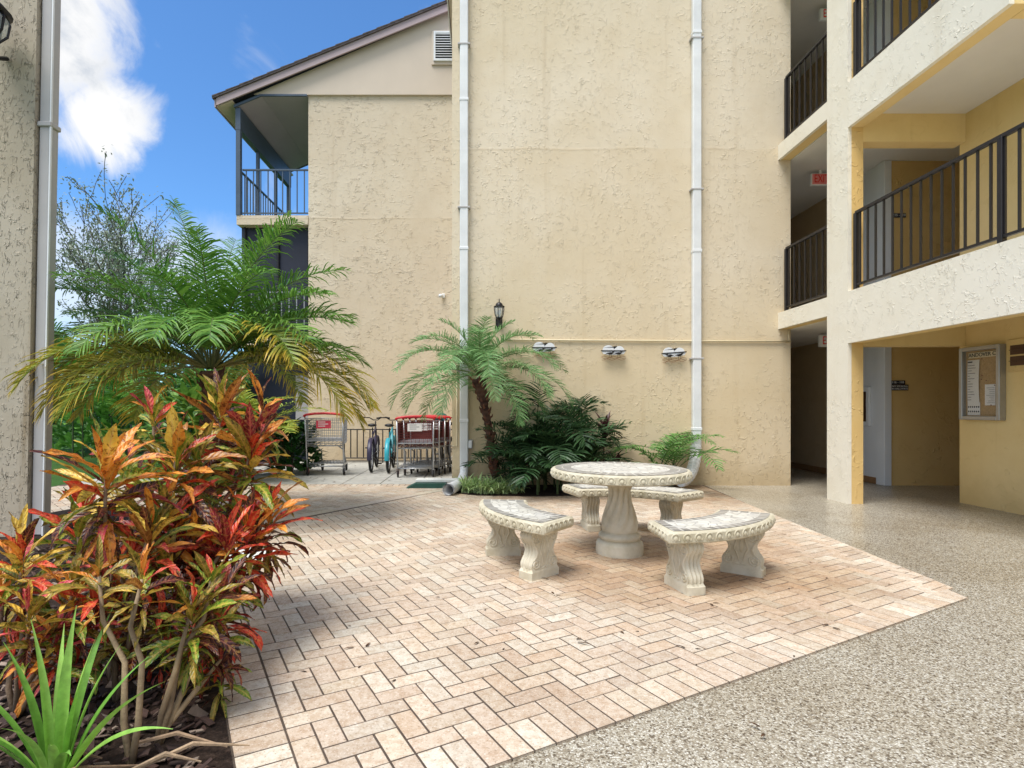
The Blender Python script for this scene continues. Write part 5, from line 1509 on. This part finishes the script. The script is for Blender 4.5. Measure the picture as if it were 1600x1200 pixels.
# round access cover at the bed edge
cv = thing('access_cover', 'round pale cover set in the bricks under the croton leaves', 'cover', (wx(392, 4.95), 4.95, .012))
b = MB(); b.lathe([(.25, .0), (.25, .008), (.235, .012), (.232, .006), (.215, .006), (.212, .011), (.001, .011)], 40, (wx(392, 4.95), 4.95, .012)); b.build('lid', M['pale_board'], cv)

# ------------------------------------------------------------------ light, world, camera
SUN_AZ = Vector((-.66, -.75)); SUN_EL = 64
sun = bpy.data.lights.new('sun', 'SUN'); sun.energy = 4.3; sun.angle = R(30); sun.color = (1.0, .96, .90)
so = bpy.data.objects.new('sun', sun); col.objects.link(so)
dv = Vector((SUN_AZ.x*math.cos(R(SUN_EL)), SUN_AZ.y*math.cos(R(SUN_EL)), math.sin(R(SUN_EL))))
so.rotation_euler = (-dv).to_track_quat('-Z', 'Y').to_euler()
w = bpy.data.worlds.new('World'); sc.world = w; w.use_nodes = True
nt = w.node_tree; N = nt.nodes; Lk = nt.links
bg = N['Background']; STR = .15; bg.inputs['Strength'].default_value = STR
sky = N.new('ShaderNodeTexSky'); sky.sky_type = 'NISHITA'; sky.sun_disc = False
sky.sun_elevation = R(SUN_EL); sky.sun_rotation = math.atan2(SUN_AZ.x, SUN_AZ.y); sky.air_density = 1.0; sky.dust_density = .6; sky.ozone_density = 1.5
tc = N.new('ShaderNodeTexCoord')
def wm(op, a, b=None, c=None):
    n = N.new('ShaderNodeMath'); n.operation = op
    for i, q in enumerate((a, b, c)):
        if q is None: continue
        if isinstance(q, (int, float)): n.inputs[i].default_value = q
        else: Lk.new(q, n.inputs[i])
    return n.outputs[0]
def wrange(v, a, b, c, d):
    n = N.new('ShaderNodeMapRange'); n.interpolation_type = 'SMOOTHSTEP'; Lk.new(v, n.inputs[0])
    for i, q in zip((1, 2, 3, 4), (a, b, c, d)): n.inputs[i].default_value = q
    return n.outputs[0]
def wnoise(scale, detail, dist=0, rough=.55, sc_=(1, 1, 1), rot=(0, 0, 0)):
    mp = N.new('ShaderNodeMapping'); mp.inputs['Scale'].default_value = sc_; mp.inputs['Rotation'].default_value = rot; Lk.new(tc.outputs['Generated'], mp.inputs[0])
    n = N.new('ShaderNodeTexNoise'); n.inputs['Scale'].default_value = scale; n.inputs['Detail'].default_value = detail; n.inputs['Distortion'].default_value = dist; n.inputs['Roughness'].default_value = rough
    Lk.new(mp.outputs[0], n.inputs['Vector']); return n.outputs['Fac']
def blob(px, py, rx, rz):
    # elliptical cloud around one direction of the sky, measured in azimuth tangent / elevation tangent
    sx = N.new('ShaderNodeSeparateXYZ'); Lk.new(tc.outputs['Generated'], sx.inputs[0])
    yy = wm('MAXIMUM', sx.outputs[1], .05)
    u = wm('DIVIDE', sx.outputs[0], yy); v = wm('DIVIDE', sx.outputs[2], yy)
    du = wm('DIVIDE', wm('SUBTRACT', u, (px-CX)/F), rx/F); dv_ = wm('DIVIDE', wm('SUBTRACT', v, (CY-py)/F), rz/F)
    return wm('SQRT', wm('ADD', wm('MULTIPLY', du, du), wm('MULTIPLY', dv_, dv_)))
n1 = wnoise(8, 9, .5, .62); n2 = wnoise(2.6, 6, .5)
c1_ = wm('MINIMUM', blob(95, 20, 115, 190), blob(150, 190, 80, 85))
big = wrange(wm('ADD', c1_, wm('MULTIPLY', wm('SUBTRACT', n1, .5), 2.0)), .50, 1.18, .97, 0)
wisp = wrange(wnoise(5, 6, .8, .6, (1, 1, .55)), .54, .76, 0, .55)
low = blob(150, 440, 330, 110)
lowc = wrange(wm('ADD', low, wm('MULTIPLY', wm('SUBTRACT', n1, .5), 1.6)), .4, 1.3, .6, 0)
elsew = wrange(n2, .40, .56, 0, .95)
sx = N.new('ShaderNodeSeparateXYZ'); Lk.new(tc.outputs['Generated'], sx.inputs[0])
front = wrange(sx.outputs[1], -.1, .4, 1, 0)          # broken cloud over the rest of the sky
rest = wm('MULTIPLY', elsew, front)
mask = wm('MAXIMUM', wm('MAXIMUM', big, lowc), wm('MAXIMUM', rest, wisp))
cl = N.new('ShaderNodeMix'); cl.data_type = 'RGBA'; Lk.new(wrange(wm('ADD', n1, wm('MULTIPLY', blob(60, -40, 150, 260), .28)), .46, .80, 0, 1), cl.inputs[0])
cl.inputs[6].default_value = (3.7, 4.1, 4.7, 1); cl.inputs[7].default_value = (7.0, 6.95, 6.85, 1)
hs = N.new('ShaderNodeMix'); hs.data_type = 'RGBA'; hs.blend_type = 'MULTIPLY'; hs.inputs[0].default_value = 1; Lk.new(sky.outputs[0], hs.inputs[6]); hs.inputs[7].default_value = (.70, 1.12, 1.50, 1)
mx = N.new('ShaderNodeMix'); mx.data_type = 'RGBA'; Lk.new(mask, mx.inputs[0]); Lk.new(hs.outputs[2], mx.inputs[6]); Lk.new(cl.outputs[2], mx.inputs[7])
Lk.new(mx.outputs[2], bg.inputs['Color'])

cam = bpy.data.cameras.new('camera'); co = bpy.data.objects.new('camera', cam); col.objects.link(co)
co.location = (0, 0, H); co.rotation_euler = (PI/2, 0, 0)
cam.sensor_width = 36; cam.lens = F/1600*36; cam.shift_x = (800-CX)/1600; cam.shift_y = (CY-600)/1600
cam.clip_start = .05; cam.clip_end = 2000
sc.camera = co
sc.view_settings.view_transform = 'Standard'; sc.view_settings.look = 'None'; sc.view_settings.exposure = 0; sc.view_settings.gamma = 1
